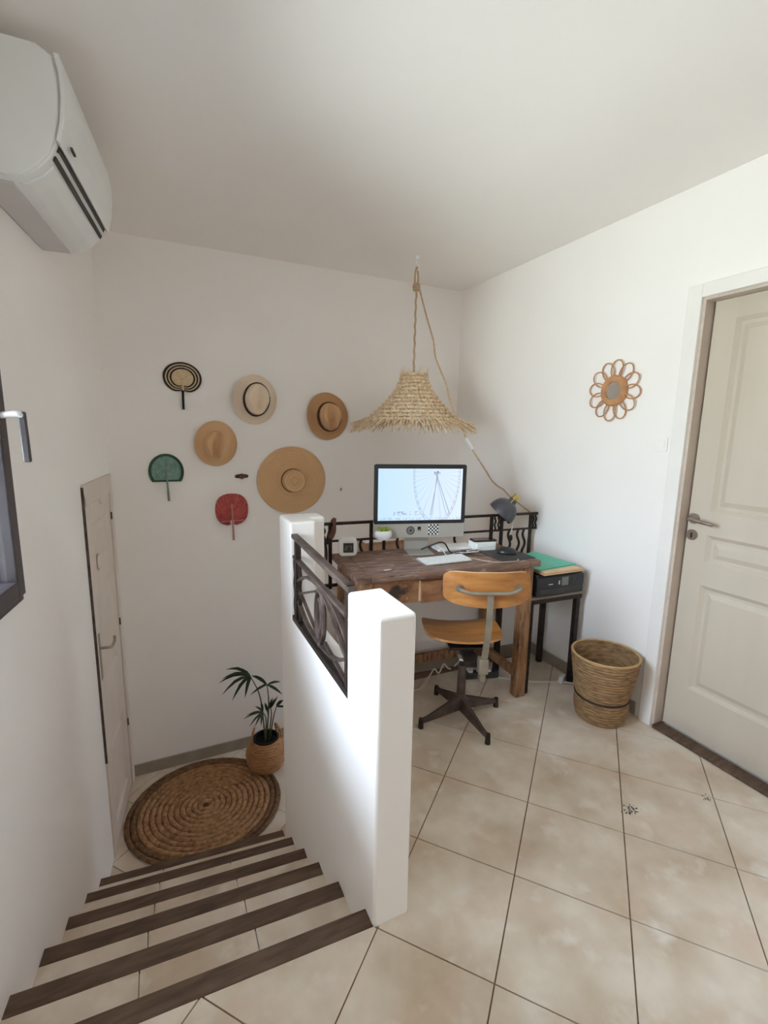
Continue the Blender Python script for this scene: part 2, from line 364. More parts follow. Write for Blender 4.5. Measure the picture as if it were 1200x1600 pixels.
# ------------------------------------------------------------------ stairs
RIS = -ZL / 6
NR = [1.160, 1.412, 1.658, 1.896, 2.135, 2.357]     # far edge of each nosing at the parapet
NL = [1.205, 1.472, 1.728, 1.976, 2.222, 2.445]     # and at the left wall
st = thing('stairs', 'straight tiled staircase with dark wooden nosings going down to the lower floor', 'stairs', kind='structure')
PX0, PX1 = .508, .63                               # parapet faces
def edge(k, off=0.0):
    xl, xr = wx(NL[k]), PX0
    def y(x): return NR[k] + (NL[k] - NR[k]) * (xr - x) / (xr - (-.49)) + off
    return y
for k in range(6):
    z = -RIS * k; ye = edge(k); y0 = edge(k - 1, -.02) if k else (lambda x: STAIR_Y + .045 * (PX0 - x))
    xr = PX0 + .002
    def quad(xa, xb, fa, fb): return [(xa, fa(xa)), (xb, fa(xb)), (xb, fb(xb)), (xa, fb(xa))]
    xl = wx(ye(-.45)) - .05
    body = MB().prism(quad(xl, xr, y0, edge(k, -.012)), ZL, z - .012).build('step', PLASTER, st)
    nw = [.061, .064, .062, .056, .05, .046][k]
    MB().prism(quad(xl, xr, edge(k, -nw), ye), z - .034, z + .001).build('nosing', NOSE, body, bevel=.003)
    if k:
        cuts = [xl, -.16 + .01 * k, .196, xr]
        for a, b in zip(cuts, cuts[1:]):
            MB().prism(quad(a + .0018, b - .0018, y0, edge(k, -nw - .001)), z - .012, z).build('tile', TILE, body)

# parapet beside the stairs, its two pillars, low wall behind the desk
WT = .625
wp = MB().extrude([(PX0, y, z) for y, z in ((1.096, ZL), (1.096, 1.0), (1.335, 1.0), (1.335, WT), (2.065, WT), (2.065, 1.09), (2.285, 1.09), (2.285, ZL))], (PX1 - PX0, 0, 0)).build('wall_stair', PLASTER, bevel=.012, segs=4)
tag(wp, 'white plastered parapet with a pillar at each end between stairs and landing', 'wall', kind='structure')
MB().box(PX1 - .014, .705, 2.165, 2.2845, ZL, 1.0895).build('pillar_return', PLASTER, wp, bevel=.012, segs=4)
def lyl(x): return 2.50 - .083 * (x - .70)           # line of the landing railing
lw = MB().prism([(.60, lyl(.60) - .028), (XR, lyl(XR) - .028), (XR, lyl(XR) + .06), (.60, lyl(.60) + .06)], ZL, .60).build('wall_landing', PLASTER)
tag(lw, 'low white wall at the landing edge behind the desk', 'wall', kind='structure')
MB().prism([(.60, lyl(.60) - .15), (XR, lyl(XR) - .15), (XR, lyl(XR) - .03), (.60, lyl(.60) - .03)], ZL, -.02).build('slab_edge', PLASTER, lw)

# skirtings
tag(MB().box(wx(YB) + .012, XR, YB - .012, YB, ZL, ZL + .085).build('baseboard_back', SKIRT, bevel=.002), 'grey stone skirting along the foot of the back wall', 'baseboard', kind='structure')
tag(MB().box(XR - .012, XR, 1.53, 2.34, 0, .075).build('baseboard_right', SKIRT, bevel=.002), 'grey stone skirting along the right wall behind the printer table', 'baseboard', kind='structure')
tag(MB().prism([(.72, lyl(.72) - .039), (XR - .012, lyl(XR) - .039), (XR - .012, lyl(XR) - .0285), (.72, lyl(.72) - .0285)], 0, .085).build('baseboard_landing', SKIRT), 'grey skirting on the low wall under the desk', 'baseboard', kind='structure')

# ------------------------------------------------------------------ windows
def window(name, W, label, rear):
    y0, y1, z0, z1 = W; c = (y0 + y1) / 2
    t = thing(name, label, 'window', [(wx(c), c, z0), (c, YF, z0), (XR, c, z0)][rear], [WANG, PI / 2, PI][rear], kind='structure')
    hw = (y1 - y0) / 2 * (1 if rear else LU); H = z1 - z0
    def frame(mb, a, b, c0, c1, x0, x1, w_):
        mb.box(x0, x1, a, a + w_, c0, c1).box(x0, x1, b - w_, b, c0, c1).box(x0, x1, a + w_, b - w_, c0, c0 + w_).box(x0, x1, a + w_, b - w_, c1 - w_, c1)
        return mb
    frame(MB(), -hw, hw, 0, H, -.05, .012, .035).build('window_frame', ALU, t, bevel=.003)
    for a, b in ((-hw + .03, hw - .03),):
        s_ = frame(MB(), a, b, .03, H - .03, -.03, .03, .055).build('sash', ALU, t, bevel=.004)
        MB().box(-.004, .004, a + .05, b - .05, .08, H - .08).build('pane', GLASS, s_)
    MB().box(-.13, -.05, -hw, hw, -.03, 0).build('window_sill', TRIMW, t)
    return t
w1 = window('window_1', WIN1, 'dark aluminium casement window in the left wall by the stairs', 0)
hy = hw_ = (WIN1[1] - WIN1[0]) / 2 * LU
h_ = MB().box(.03, .036, hy - .10, hy - .068, .53, .67).build('handle_plate', ALU, w1, bevel=.002)
MB().tube(spline([(.034, hy - .084, .60), (.075, hy - .084, .605), (.086, hy - .078, .60)], 6), .010, 10).build('handle_neck', GREYP, w1, smooth=True)
MB().bar([(.086, hy - .078, .612), (.088, hy - .076, .46)], .016, .02, (1, 0, 0)).build('handle_grip', ALU, w1, bevel=.004)

window('rear_fill_window', FILL_WIN2, 'unseen dark aluminium window added for fill light in the right wall behind the viewer', 2)

window('low_fill_window', FILL_WIN3, 'small unseen dark window added for fill light low in the right wall of the lower floor', 2)

# ------------------------------------------------------------------ right door
d1 = thing('door_1', 'pale grey panelled door in the right wall', 'door', (XR, DR[1], 0), kind='structure')
DW = DR[1] - DR[0]; DH = DR[3]
jb = MB().box(-.004, .14, -.012, 0, 0, DH).box(-.004, .14, -DW, -DW + .012, 0, DH).box(-.004, .14, -DW + .012, -.012, DH - .012, DH)
jb.build('jamb', JAMB, d1)
MB().box(-.022, 0, 0, .065, 0, DH + .06).box(-.022, 0, -DW - .065, -DW, 0, DH + .06).box(-.022, 0, -DW, 0, DH, DH + .06).build('door_trim', TRIMW, d1, bevel=.004)
MB().box(-.02, .05, -DW + .012, -.012, 0, .018).build('threshold', NOSE, d1, bevel=.003)
MB().box(.15, .19, -DW - .05, .05, -.05, DH + .05).build('door_light_seal', JAMB, d1)  # unseen board added behind the leaf to seal out sky light
LX = .055
def leaf(parent, y0, y1, z0, z1, x, panels, m, t=.04, sgn=1):
    """door leaf whose face looks along -x*sgn; panels are recessed with a sloping moulding and a raised field"""
    us = sorted({y0, y1, *[p[0] for p in panels], *[p[1] for p in panels]}); zs = sorted({z0, z1, *[p[2] for p in panels], *[p[3] for p in panels]})
    mb = MB()
    for i in range(len(us) - 1):
        for j in range(len(zs) - 1):
            a, b = (us[i] + us[i + 1]) / 2, (zs[j] + zs[j + 1]) / 2
            if any(p[0] < a < p[1] and p[2] < b < p[3] for p in panels): continue
            mb.box(min(x, x + sgn * t), max(x, x + sgn * t), us[i], us[i + 1], zs[j], zs[j + 1])
    lf = mb.build('leaf', m, parent)
    for p in panels:
        q = MB(); lv = [(0, 0), (.018, .014), (.032, .014), (.055, .004)]
        k = 0; rings = []
        for ins, dep in lv:
            rings.append([(x + sgn * dep, p[0] + ins, p[2] + ins), (x + sgn * dep, p[1] - ins, p[2] + ins), (x + sgn * dep, p[1] - ins, p[3] - ins), (x + sgn * dep, p[0] + ins, p[3] - ins)])
        vs = [v for r in rings for v in r]; fs = []
        for a in range(len(rings) - 1):
            for j in range(4): fs.append((a * 4 + j, a * 4 + (j + 1) % 4, a * 4 + 4 + (j + 1) % 4, a * 4 + 4 + j))
        fs.append(tuple(range(len(vs) - 4, len(vs)))); n = len(vs)
        vs += [(x + sgn * t, p[0], p[2]), (x + sgn * t, p[1], p[2]), (x + sgn * t, p[1], p[3]), (x + sgn * t, p[0], p[3])]; fs.append((n + 3, n + 2, n + 1, n))
        for j in range(4): fs.append((j, (j + 1) % 4, n + (j + 1) % 4, n + j))
        q.add(vs, fs).build('panel', m, lf)
    return lf
yl = -.014
leaf(d1, -DW + .014, yl - .006, .022, DH - .014, LX, [(-DW + .12, -.115, .26, .80), (-DW + .12, -.115, .905, 1.045), (-DW + .12, -.115, 1.155, 2.025)], DOORP)
def rosette(name, parent, c, r, m):
    return MB().cyl(c, (c[0] - .008, c[1], c[2]), r, 24).build(name, m, parent, smooth=True)
r1 = rosette('handle_rosette', d1, (LX, -.048, 1.115), .026, STEEL)
MB().tube(spline([(-.006 + LX, -.048, 1.115), (LX - .045, -.05, 1.115), (LX - .052, -.075, 1.114), (LX - .050, -.16, 1.105)], 6), .0085, 10).build('lever', STEEL, r1, smooth=True)
r2 = rosette('lock_rosette', d1, (LX, -.048, 1.035), .026, STEEL)
MB().box(LX - .0095, LX - .008, -.052, -.044, 1.02, 1.045).build('keyhole', BLACK, r2)

# ------------------------------------------------------------------ left door at the foot of the stairs
d2 = thing('door_2', 'narrow old grey-beige door at the foot of the stairs', 'door', (wx(DL[0]), DL[0], ZL), WANG, kind='structure')
W2 = (DL[1] - DL[0]) * LU; H2 = DL[3] - DL[2]
MB().box(-.02, .012, 0, .03, 0, H2).box(-.02, .014, W2 - .03, W2 + .035, 0, H2 + .05).box(-.02, .012, 0, W2 - .03, H2 - .06, H2 + .05).build('door_frame', DOORL, d2, bevel=.003)
MB().box(-.018, .0125, -.003, 0, .6, H2 + .04).build('dark_gap', IRON_W, d2)
leaf(d2, .032, W2 - .034, .012, H2 - .064, .004, [(.12, W2 - .12, .12, .62), (.12, W2 - .12, .98, H2 - .17)], DOORL, t=.035, sgn=-1)
MB().box(-.17, -.132, -.1, W2 + .1, -.05, H2 + .1).build('door_light_seal', JAMB, d2)  # hidden backing added so no outside light leaks round this door
hp = MB().box(.004, .009, .052, .085, 1.06, 1.32).build('handle_plate', DSTEEL, d2, bevel=.002)
MB().tube(spline([(.008, .068, 1.24), (.05, .068, 1.24), (.062, .085, 1.238), (.060, .16, 1.235), (.056, .19, 1.25)], 6), .008, 8).build('lever', DSTEEL, hp, smooth=True)
for z in (.45, 1.16, 1.85): MB().cyl((.012, W2 - .033, z), (.012, W2 - .033, z + .045), .005, 8).build('hinge', IRON_W, d2)
for y in (.14, .36):
    MB().box(.0045, .008, y, y + .010, H2 - .095, H2 - .06).box(.008, .016, y, y + .010, H2 - .095, H2 - .088).build('over_door_hook', WHITE, d2)
_o = MB().lathe([(.0, .012), (.02, .012), (.028, .006), (.028, 0)], 20).build('oval_plaque', DOORL, d2)
_o.rotation_euler = (0, PI / 2, 0); _o.location = (.004, .21, 1.68); _o.scale = (1.7, .9, 1)

# ------------------------------------------------------------------ air conditioner
ac = thing('air_conditioner', 'white split air conditioner unit mounted high on the left wall', 'air conditioner', (wx(1.83), 1.83, 0), WANG)
ACL = .68
prof = [(0, 2.215), (.10, 2.212), (.135, 2.222), (.175, 2.248), (.208, 2.285), (.226, 2.325), (.240, 2.38), (.247, 2.44), (.246, 2.50), (.238, 2.55), (.20, 2.572), (0, 2.58)]
MB().extrude([(x, .012, z) for x, z in prof], (0, ACL - .024, 0)).build('body', WHITE, ac, bevel=.004)
for y0, y1 in ((0, .013), (ACL - .013, ACL)):
    MB().extrude([(x * .985, y0, 2.40 + (z - 2.40) * .985) for x, z in prof], (0, y1 - y0, 0)).build('side_panel', WHITE, ac, bevel=.006, segs=3)
fp = [(.2285, 2.325), (.2425, 2.38), (.2495, 2.44), (.2485, 2.50), (.240, 2.553), (.254, 2.553), (.2605, 2.50), (.261, 2.44), (.254, 2.38), (.238, 2.318)]
MB().extrude([(x, -.004, z) for x, z in fp], (0, ACL + .008, 0)).build('front_panel', WHITE, ac, bevel=.003)
sl = MB()
sl.extrude([(.2085, .03, 2.284), (.2265, .03, 2.324), (.2305, .03, 2.322), (.2125, .03, 2.282)], (0, ACL - .06, 0)).build('air_slot', DARKG, ac)
MB().extrude([(.2135, .028, 2.298), (.219, .028, 2.308), (.2265, .028, 2.304), (.220, .028, 2.294)], (0, ACL - .056, 0)).build('louver_rail', GREYP, ac)
MB().extrude([(.112, .05, 2.211), (.137, .05, 2.217), (.176, .05, 2.243), (.205, .05, 2.274), (.2025, .05, 2.279), (.173, .05, 2.249), (.135, .05, 2.223), (.112, .05, 2.217)], (0, ACL - .10, 0)).build('louver_flap', WHITE, ac, bevel=.002)
MB().box(.004, .10, .04, ACL - .04, 2.206, 2.214).build('bottom_tray', GREYP, ac, bevel=.002)
MB().box(.25, .2565, .06, .10, 2.335, 2.343).build('indicator', DARKG, ac)

# ------------------------------------------------------------------ railings
sr = thing('stair_railing', 'short brown wrought iron railing panel between the two stair pillars', 'railing', (.527, 2.064, 0), 0)
RL = .728                                             # runs towards the viewer (-y)
def P(u, z, x=0): return (x, -u, z)
MB().bar([P(-.0, 1.028), P(RL, 1.0)], .03, .02).build('top_rail', IRON_W, sr, bevel=.004)
MB().bar([P(0, .93), P(RL, .90)], .022, .016).build('second_rail', IRON_W, sr, bevel=.003)
MB().bar([P(0, .637), P(RL, .637)], .03, .026).build('bottom_rail', IRON, sr, bevel=.003)
for u in (.055, .70): MB().bar([P(u, .63), P(u, 1.015)], .026, .026, (0, 1, 0)).build('post', IRON, sr, bevel=.003)
def wavy(f, z0, z1, amp, n, m, w=.012):
    pts = [f(z0 + (z1 - z0) * i / 24, amp * math.sin(n * 2 * PI * i / 24)) for i in range(25)]
    return pts
for u in (.012, .09):
    MB().tube(wavy(lambda z, d: P(u + d, z), .64, .925, .006, 3, None), .009, 8).build('twisted_bar', IRON, sr, smooth=True)
um = .385
for r_, zz in ((.050, .105), (.026, .07)):
    pts = [P(um + r_ * math.cos(2 * PI * i / 28), .785 + zz * math.sin(2 * PI * i / 28)) for i in range(28)]
    MB().tube(pts, .0105, 8, closed=True).build('oval', IRON_W, sr, smooth=True)
for a, b, c in ((.83, .905, .80), (.74, .668, .755)):
    pts = spline([P(.06, a), P(.20, (a + b) / 2 + (.022 if b > a else -.022)), P(um, b), P(.56, (b + c) / 2 + (.022 if b > c else -.022)), P(.70, c)], 8)
    MB().bar(pts, .018, .012).build('curved_bar', IRON_W, sr, bevel=.002)
for a, b, c, d in ((.06, .80, um - .055, .70), (.06, .77, um - .055, .87), (um + .055, .88, .70, .73), (um + .055, .70, .70, .655)):
    MB().bar([P(a, b), P(c, d)], .014, .010).build('diagonal_bar', IRON_W, sr, bevel=.002)
for z in (.905, .668): MB().ball(P(um, z), .014, .016, .013).build('collar', IRON_W, sr, smooth=True)

lr = thing('landing_railing', 'long dark wrought iron railing along the landing behind the desk', 'railing', (.70, lyl(.70), 0), -math.atan(.083))
LRL = (XR - .70) * math.sqrt(1 + .083 ** 2) - .002
def ux(x): return (x - .70) * math.sqrt(1 + .083 ** 2)
MB().box(.006, LRL, -.011, .011, .975, .991).build('top_rail', IRON, lr, bevel=.003)
MB().box(.006, LRL, -.008, .008, .876, .888).build('second_rail', IRON, lr, bevel=.003)
MB().box(.006, LRL, -.011, .011, .612, .628).build('bottom_rail', IRON, lr, bevel=.003)
for x in (.842, 1.088, 1.908, 1.985, 2.212): MB().box(ux(x) - .010, ux(x) + .010, -.009, .009, .60, .98).build('post', IRON, lr, bevel=.003)
MB().box(ux(1.168) - .009, ux(1.168) + .009, -.007, .007, .62, .88).build('post', IRON, lr, bevel=.003)
for x in (1.03, 1.26, 1.45, 1.65, 2.05, 2.12, 2.165):
    MB().tube(wavy(lambda z, d: (ux(x) + d, 0, z), .62, .88, .010, 2, None), .008, 8).build('wavy_bar', IRON, lr, smooth=True)
for x in (.775, .808, 1.935, 1.962, 2.232, 2.253):
    MB().tube(wavy(lambda z, d: (ux(x) + d, 0, z), .884, .978, .004, 2, None), .006, 8).build('wavy_bar', IRON, lr, smooth=True)
for x in (.775, .808):
    pts = [(ux(x) + .014 * math.cos(t), 0, .80 + .075 * math.sin(t)) for t in [2 * PI * i / 20 for i in range(20)]]
    MB().tube(pts, .006, 8, closed=True).build('scroll', IRON, lr, smooth=True)

# ------------------------------------------------------------------ desk
DZ = .82
dk = thing('desk', 'old worn brown wooden workbench desk by the railing', 'desk', (.80, 1.97, 0), -.078)
DL_, DD = 1.06, .478
MB().box(0, .07, .0, DD, DZ - .034, DZ).build('end_board', DESKW, dk, bevel=.004)
MB().box(DL_ - .07, DL_, .0, DD, DZ - .034, DZ).build('end_board', DESKW, dk, bevel=.004)
for a, b in ((0, .155), (.157, .325), (.327, DD)): MB().box(.0715, DL_ - .0715, a, b, DZ - .034, DZ - random.uniform(0, .0012)).build('plank', DESKW, dk, bevel=.003)
LI = .025
for x in (LI, DL_ - LI - .065):
    for y in (LI, DD - LI - .06): MB().box(x, x + .065, y, y + .06, 0, DZ - .034).build('leg', LEGW, dk, bevel=.006)
MB().box(LI + .065, .345, LI + .006, LI + .03, .655, DZ - .034).box(.70, DL_ - LI - .065, LI + .006, LI + .03, .655, DZ - .034).box(.345, .70, LI + .006, LI + .03, .765, DZ - .034).build('front_apron', DESKF, dk, bevel=.003)
MB().box(LI + .065, DL_ - LI - .065, DD - LI - .03, DD - LI - .006, .655, DZ - .034).build('back_apron', DESKF, dk, bevel=.003)
for x in (LI + .006, DL_ - LI - .03): MB().box(x, x + .024, LI + .06, DD - LI - .06, .655, DZ - .034).build('side_apron', DESKF, dk, bevel=.003)
dr = MB().box(.348, .697, LI - .002, LI + .022, .648, .762).box(.36, .685, LI + .022, .40, .655, .75).build('drawer', DESKF, dk, bevel=.004)
MB().box(.336, .346, LI + .001, LI + .008, .66, .765).build('drawer_runner', PLYEDGE, dk)
MB().box(.18, .24, LI + .002, LI + .009, .722, .726).build('crack_filler', DARKG, dk)
for y in (LI + .015,): pass
MB().box(LI + .065, DL_ - LI - .065, DD - LI - .045, DD - LI - .015, .10, .155).build('stretcher', LEGW, dk, bevel=.005)
for x in (LI + .018, DL_ - LI - .048): MB().box(x, x + .03, LI + .06, DD - LI - .06, .10, .155).build('stretcher', LEGW, dk, bevel=.005)
def D(u, v, z=DZ):
    c, s = math.cos(-.078), math.sin(-.078); return (.80 + u * c - v * s, 1.97 + u * s + v * c, z)

# ------------------------------------------------------------------ computer
mang = -.255
im = thing('desktop_computer', 'silver all-in-one computer with lit screen standing on the desk', 'computer', (1.315, 2.303, DZ + .0015), mang)
IW = .535; zb = .085; zt = .505; zs = .168          # heights above the desk: chin bottom, top, chin line
def rp(x0, x1, z0, z1, y, d, r): return MB().extrude([(a, y, b) for a, b in rrect(x0, x1, z0, z1, r)], (0, d, 0))
hx = IW / 2
MB().extrude([(a, -.010, b) for a, b in rrect(-hx, hx, zb, zt, .012)], (0, .012, 0)).build('housing', ALUSIL, im, bevel=.002)
bk = MB(); k0 = [(-hx + .01, .002, zb + .01), (hx - .01, .002, zb + .01), (hx - .01, .002, zt - .01), (-hx + .01, .002, zt - .01)]
k1 = [(-.12, .042, zb + .10), (.12, .042, zb + .10), (.12, .042, zt - .10), (-.12, .042, zt - .10)]
bk.add(k0 + k1, [(0, 1, 5, 4), (1, 2, 6, 5), (2, 3, 7, 6), (3, 0, 4, 7), (4, 5, 6, 7), (3, 2, 1, 0)]).build('rear_shell', ALUSIL, im, bevel=.01)
MB().extrude([(a, -.0125, b) for a, b in rrect(-hx, hx, zs, zt, .012)], (0, .003, 0)).build('bezel', BLACK, im)
SX, SZ0, SZ1 = hx - .023, zs + .020, zt - .024
scr = bpy.data.materials.new('screen_picture'); scr.use_nodes = True
def screen_nodes():
    nt = scr.node_tree; nt.nodes.clear(); N = nt.nodes.new; Lk = nt.links.new
    tc = N('ShaderNodeTexCoord'); sp = N('ShaderNodeSeparateXYZ'); Lk(tc.outputs['Object'], sp.inputs[0])
    def math_(op, a, b=None, c=None):
        n = N('ShaderNodeMath'); n.operation = op
        for i, v in enumerate((a, b, c)):
            if v is None: continue
            if isinstance(v, (int, float)): n.inputs[i].default_value = v
            else: Lk(v, n.inputs[i])
        return n.outputs[0]
    x = math_('DIVIDE', math_('ADD', sp.outputs[0], SX), 2 * SX); z = math_('DIVIDE', math_('SUBTRACT', sp.outputs[2], SZ0), SZ1 - SZ0)
    asp = (SZ1 - SZ0) / (2 * SX)
    dx = math_('SUBTRACT', x, .69); dz = math_('MULTIPLY', math_('SUBTRACT', z, .90), asp)
    dq = math_('MULTIPLY', dz, .47); r = math_('SQRT', math_('ADD', math_('MULTIPLY', dx, dx), math_('MULTIPLY', dq, dq)))
    th = math_('ARCTAN2', dz, dx)
    spoke = math_('LESS_THAN', math_('ABSOLUTE', math_('SUBTRACT', math_('FRACT', math_('MULTIPLY', th, 28 / (2 * PI))), .5)), .09)
    spoke = math_('MULTIPLY', math_('MULTIPLY', spoke, math_('LESS_THAN', r, .28)), .13)
    rim = math_('LESS_THAN', math_('ABSOLUTE', math_('SUBTRACT', r, .28)), .004)
    rim2 = math_('LESS_THAN', math_('ABSOLUTE', math_('SUBTRACT', r, .262)), .0025)
    dots = math_('MULTIPLY', math_('LESS_THAN', math_('ABSOLUTE', math_('SUBTRACT', r, .272)), .013), math_('LESS_THAN', math_('ABSOLUTE', math_('SUBTRACT', math_('FRACT', math_('MULTIPLY', th, 42 / (2 * PI))), .5)), .16))
    def leg(kx, w, x0=.0): return math_('LESS_THAN', math_('ABSOLUTE', math_('ADD', math_('SUBTRACT', dx, x0), math_('MULTIPLY', dz, kx))), w)
    legs = math_('MAXIMUM', math_('MAXIMUM', leg(.38, .0035, -.01), leg(.30, .003, -.015)), math_('MAXIMUM', leg(-.10, .003, .0), leg(-.17, .003, .012)))
    legs = math_('MULTIPLY', math_('MULTIPLY', legs, math_('LESS_THAN', dz, .02)), math_('GREATER_THAN', z, .1))
    hub = math_('MULTIPLY', math_('LESS_THAN', math_('ABSOLUTE', dx), .035), math_('LESS_THAN', math_('ABSOLUTE', math_('SUBTRACT', z, .92)), .035))
    nz = N('ShaderNodeTexNoise'); nz.inputs['Scale'].default_value = 90; Lk(tc.outputs['Object'], nz.inputs['Vector'])
    hubn = math_('MULTIPLY', hub, math_('GREATER_THAN', nz.outputs[0], .52))
    city = math_('MULTIPLY', math_('MULTIPLY', math_('LESS_THAN', math_('ABSOLUTE', math_('SUBTRACT', z, .14)), .035), math_('GREATER_THAN', nz.outputs[0], .53)), math_('LESS_THAN', math_('ABSOLUTE', math_('SUBTRACT', x, .35)), .17))
    dock = math_('MULTIPLY', math_('LESS_THAN', z, .055), math_('GREATER_THAN', nz.outputs[0], .5))
    m = math_('MAXIMUM', spoke, math_('MULTIPLY', math_('MAXIMUM', rim2, math_('MAXIMUM', rim, dots)), .28))
    m = math_('MAXIMUM', m, math_('MULTIPLY', legs, .62)); m = math_('MAXIMUM', m, math_('MULTIPLY', hubn, .8)); m = math_('MAXIMUM', m, math_('MULTIPLY', city, .45)); m = math_('MAXIMUM', m, math_('MULTIPLY', dock, .22))
    cr = N('ShaderNodeValToRGB'); cr.color_ramp.elements[0].color = (.50, .69, .90, 1); cr.color_ramp.elements[1].color = (.66, .76, .90, 1); Lk(x, cr.inputs[0])
    mx = N('ShaderNodeMixRGB'); mx.inputs[2].default_value = (.07, .08, .11, 1); Lk(cr.outputs[0], mx.inputs[1]); Lk(m, mx.inputs[0])
    em = N('ShaderNodeEmission'); em.inputs[1].default_value = 1.12; Lk(mx.outputs[0], em.inputs[0])
    o = N('ShaderNodeOutputMaterial'); Lk(em.outputs[0], o.inputs[0])
screen_nodes()
MB().box(-SX, SX, -.0138, -.0128, SZ0, SZ1).build('screen', scr, im)
# stand
MB().extrude([(-.072, -.085, 0), (-.072, .055, 0), (-.072, .055, .004), (-.072, -.085, .006)], (.144, 0, 0)).build('foot', ALUSIL, im, bevel=.002)
MB().bar([(0, .055, .003), (0, .062, .05), (0, .048, .20)], .144, .006, (0, 1, 0)).build('stand_neck', ALUSIL, im, bevel=.002)
# stickers on the chin
def disc(c, r, seg=24): return [(c[0] + r * math.cos(2 * PI * i / seg), -.0101, c[1] + r * math.sin(2 * PI * i / seg)) for i in range(seg)]
zc = (zb + zs) / 2 + .006
rs_ = MB().extrude(disc((-.052, zc - .004), .024), (0, -.0006, 0)).build('round_sticker', BLACK, im)
for i in range(3): MB().torus((-.052, -.0111, zc - .004), .018 - .005 * i, .0011, 20, 4, 'y').build('sticker_ring', ALUSIL, rs_)
MB().extrude([(a - .012, -.0101, zc + b) for a, b in ((0, .010), (.004, .017), (.016, .018), (.022, .012), (.019, .004), (.019, -.008), (.014, -.008), (.013, .001), (.007, .001), (.006, -.008), (.002, -.008), (.002, .004))], (0, -.0006, 0)).build('animal_sticker', BLACK, im)
cs = MB().box(.052, .112, -.0107, -.0101, zb + .016, zs - .006).build('chequered_sticker', WHITE, im)
nx, nz_ = 6, 6; cw = .060 / nx; ch = (zs - .006 - zb - .016) / nz_
cq = MB()
for i in range(nx):
    for j in range(nz_):
        if (i + j) % 2 == 0: cq.box(.052 + i * cw, .052 + (i + 1) * cw, -.0116, -.0107, zb + .016 + j * ch, zb + .016 + (j + 1) * ch)
cq.build('black_squares', BLACK, cs)

# white planter stuck on the chin
def imw(x, y, z):
    c, s = math.cos(mang), math.sin(mang); return (1.315 + x * c - y * s, 2.303 + x * s + y * c, DZ + z)
ap = thing('mini_planter', 'tiny white planter with green sprigs stuck on the lower left screen corner', 'planter', imw(-.215, -.0105, .085), mang)
MB().lathe([(0, -.002), (.03, .0), (.048, .018), (.05, .04), (.043, .052), (.038, .05), (.02, .046), (0, .045)], 24, ax=(0, -.026), sy=.52).build('bowl', WHITE, ap, smooth=True)
SPRIG = mat('yellow_green_sprig', (.22, .30, .03), (.34, .40, .06), rough=.6, scale=60)
for i in range(14):
    x = random.uniform(-.032, .03); y = -.026 + random.uniform(-.012, .012)
    MB().tube([(x, y, .042), (x + random.uniform(-.006, .006), y - .003, .062), (x + random.uniform(-.01, .01), y - .006, .075)], [.004, .005, .0015], 5).build('sprig', SPRIG, ap)

# ------------------------------------------------------------------ things on the desk
kb = thing('keyboard', 'slim white keyboard lying on the desk', 'keyboard', (*D(.545, .155)[:2], DZ + .001), -.03)
MB().extrude([(-.145, -.06, 0), (-.145, .06, 0), (-.145, .06, .012), (-.145, -.06, .005)], (.29, 0, 0)).build('case', ALUSIL, kb, bevel=.003)
ks = MB()
for r in range(6):
    n = 14 if r else 5
    xs = [(-.14 + .28 * i / 14, .28 / 14 - .003) for i in range(14)] if r else [(-.14, .055), (-.082, .02), (-.06, .12), (.063, .02), (.085, .05)]
    for x, ww in xs:
        y = -.054 + r * .0182; z = .006 + .007 * (y + .06) / .12
        ks.box(x, x + ww, y, y + .0155, z - .001, z + .0022)
ks.build('keys', WHITE, kb, kind='stuff')
mt = thing('mouse_mat', 'dark grey mouse mat at the right end of the desk', 'mouse mat', (*D(.945, .16)[:2], DZ + .0008), -.03)
MB().prism(rrect(-.115, .112, -.115, .125, .008), 0, .003).build('mat', DARKG, mt)
ms = thing('computer_mouse', 'black computer mouse on the mat', 'mouse', (*D(.955, .175)[:2], DZ + .0042), .9)
mb = MB(); mb.ball((0, 0, .006), .038, .06, .032, 20, 10)
for v in mb.v: v.z = max(v.z, .0)
mb.build('shell', BLACK, ms, smooth=True)
MB().cyl((-.004, .03, .032), (.004, .03, .032), .008, 12).build('scroll_wheel', DARKG, ms)
bxp = D(.885, .325)
wb = thing('white_box', 'small white square box behind the mouse mat', 'box', (*bxp[:2], DZ + .001), -.12)
MB().prism(rrect(-.068, .068, -.052, .052, .012), 0, .05).build('body', WHITE, wb, bevel=.004)
MB().prism(rrect(-.0685, .0685, -.0525, .0525, .012), .022, .024).build('seam', GREYP, wb)
ph = thing('phone', 'dark phone lying on the small white box', 'phone', (bxp[0] + .006, bxp[1], DZ + .0515), -.2)
MB().prism(rrect(-.074, .074, -.037, .037, .01), 0, .009).build('case', BLACK, ph, bevel=.002)
MB().prism(rrect(-.068, .068, -.033, .033, .006), .009, .0097).build('glass', mat('phone_glass', (.05, .02, .02), rough=.1), ph)
ck = thing('desk_clock', 'white cube clock with a dark display on the left end of the desk', 'clock', (*D(.075, .415)[:2], DZ + .001), -.30)
MB().extrude([(a, -.028, b) for a, b in rrect(-.05, .05, 0, .10, .022)], (0, .06, 0)).build('case', WHITE, ck, bevel=.008, segs=3)
dp = MB().box(-.026, .030, -.0292, -.0282, .022, .076).build('display', DARKG, ck)
SEGM = mat('clock_segments', (.40, .34, .24), rough=.6)
def seg(o, x, z, hz=True, L=.011): (MB().box(x, x + L, -.0298, -.0292, z, z + .0022) if hz else MB().box(x, x + .0022, -.0298, -.0292, z, z + L)).build('digit_segment', SEGM, o)
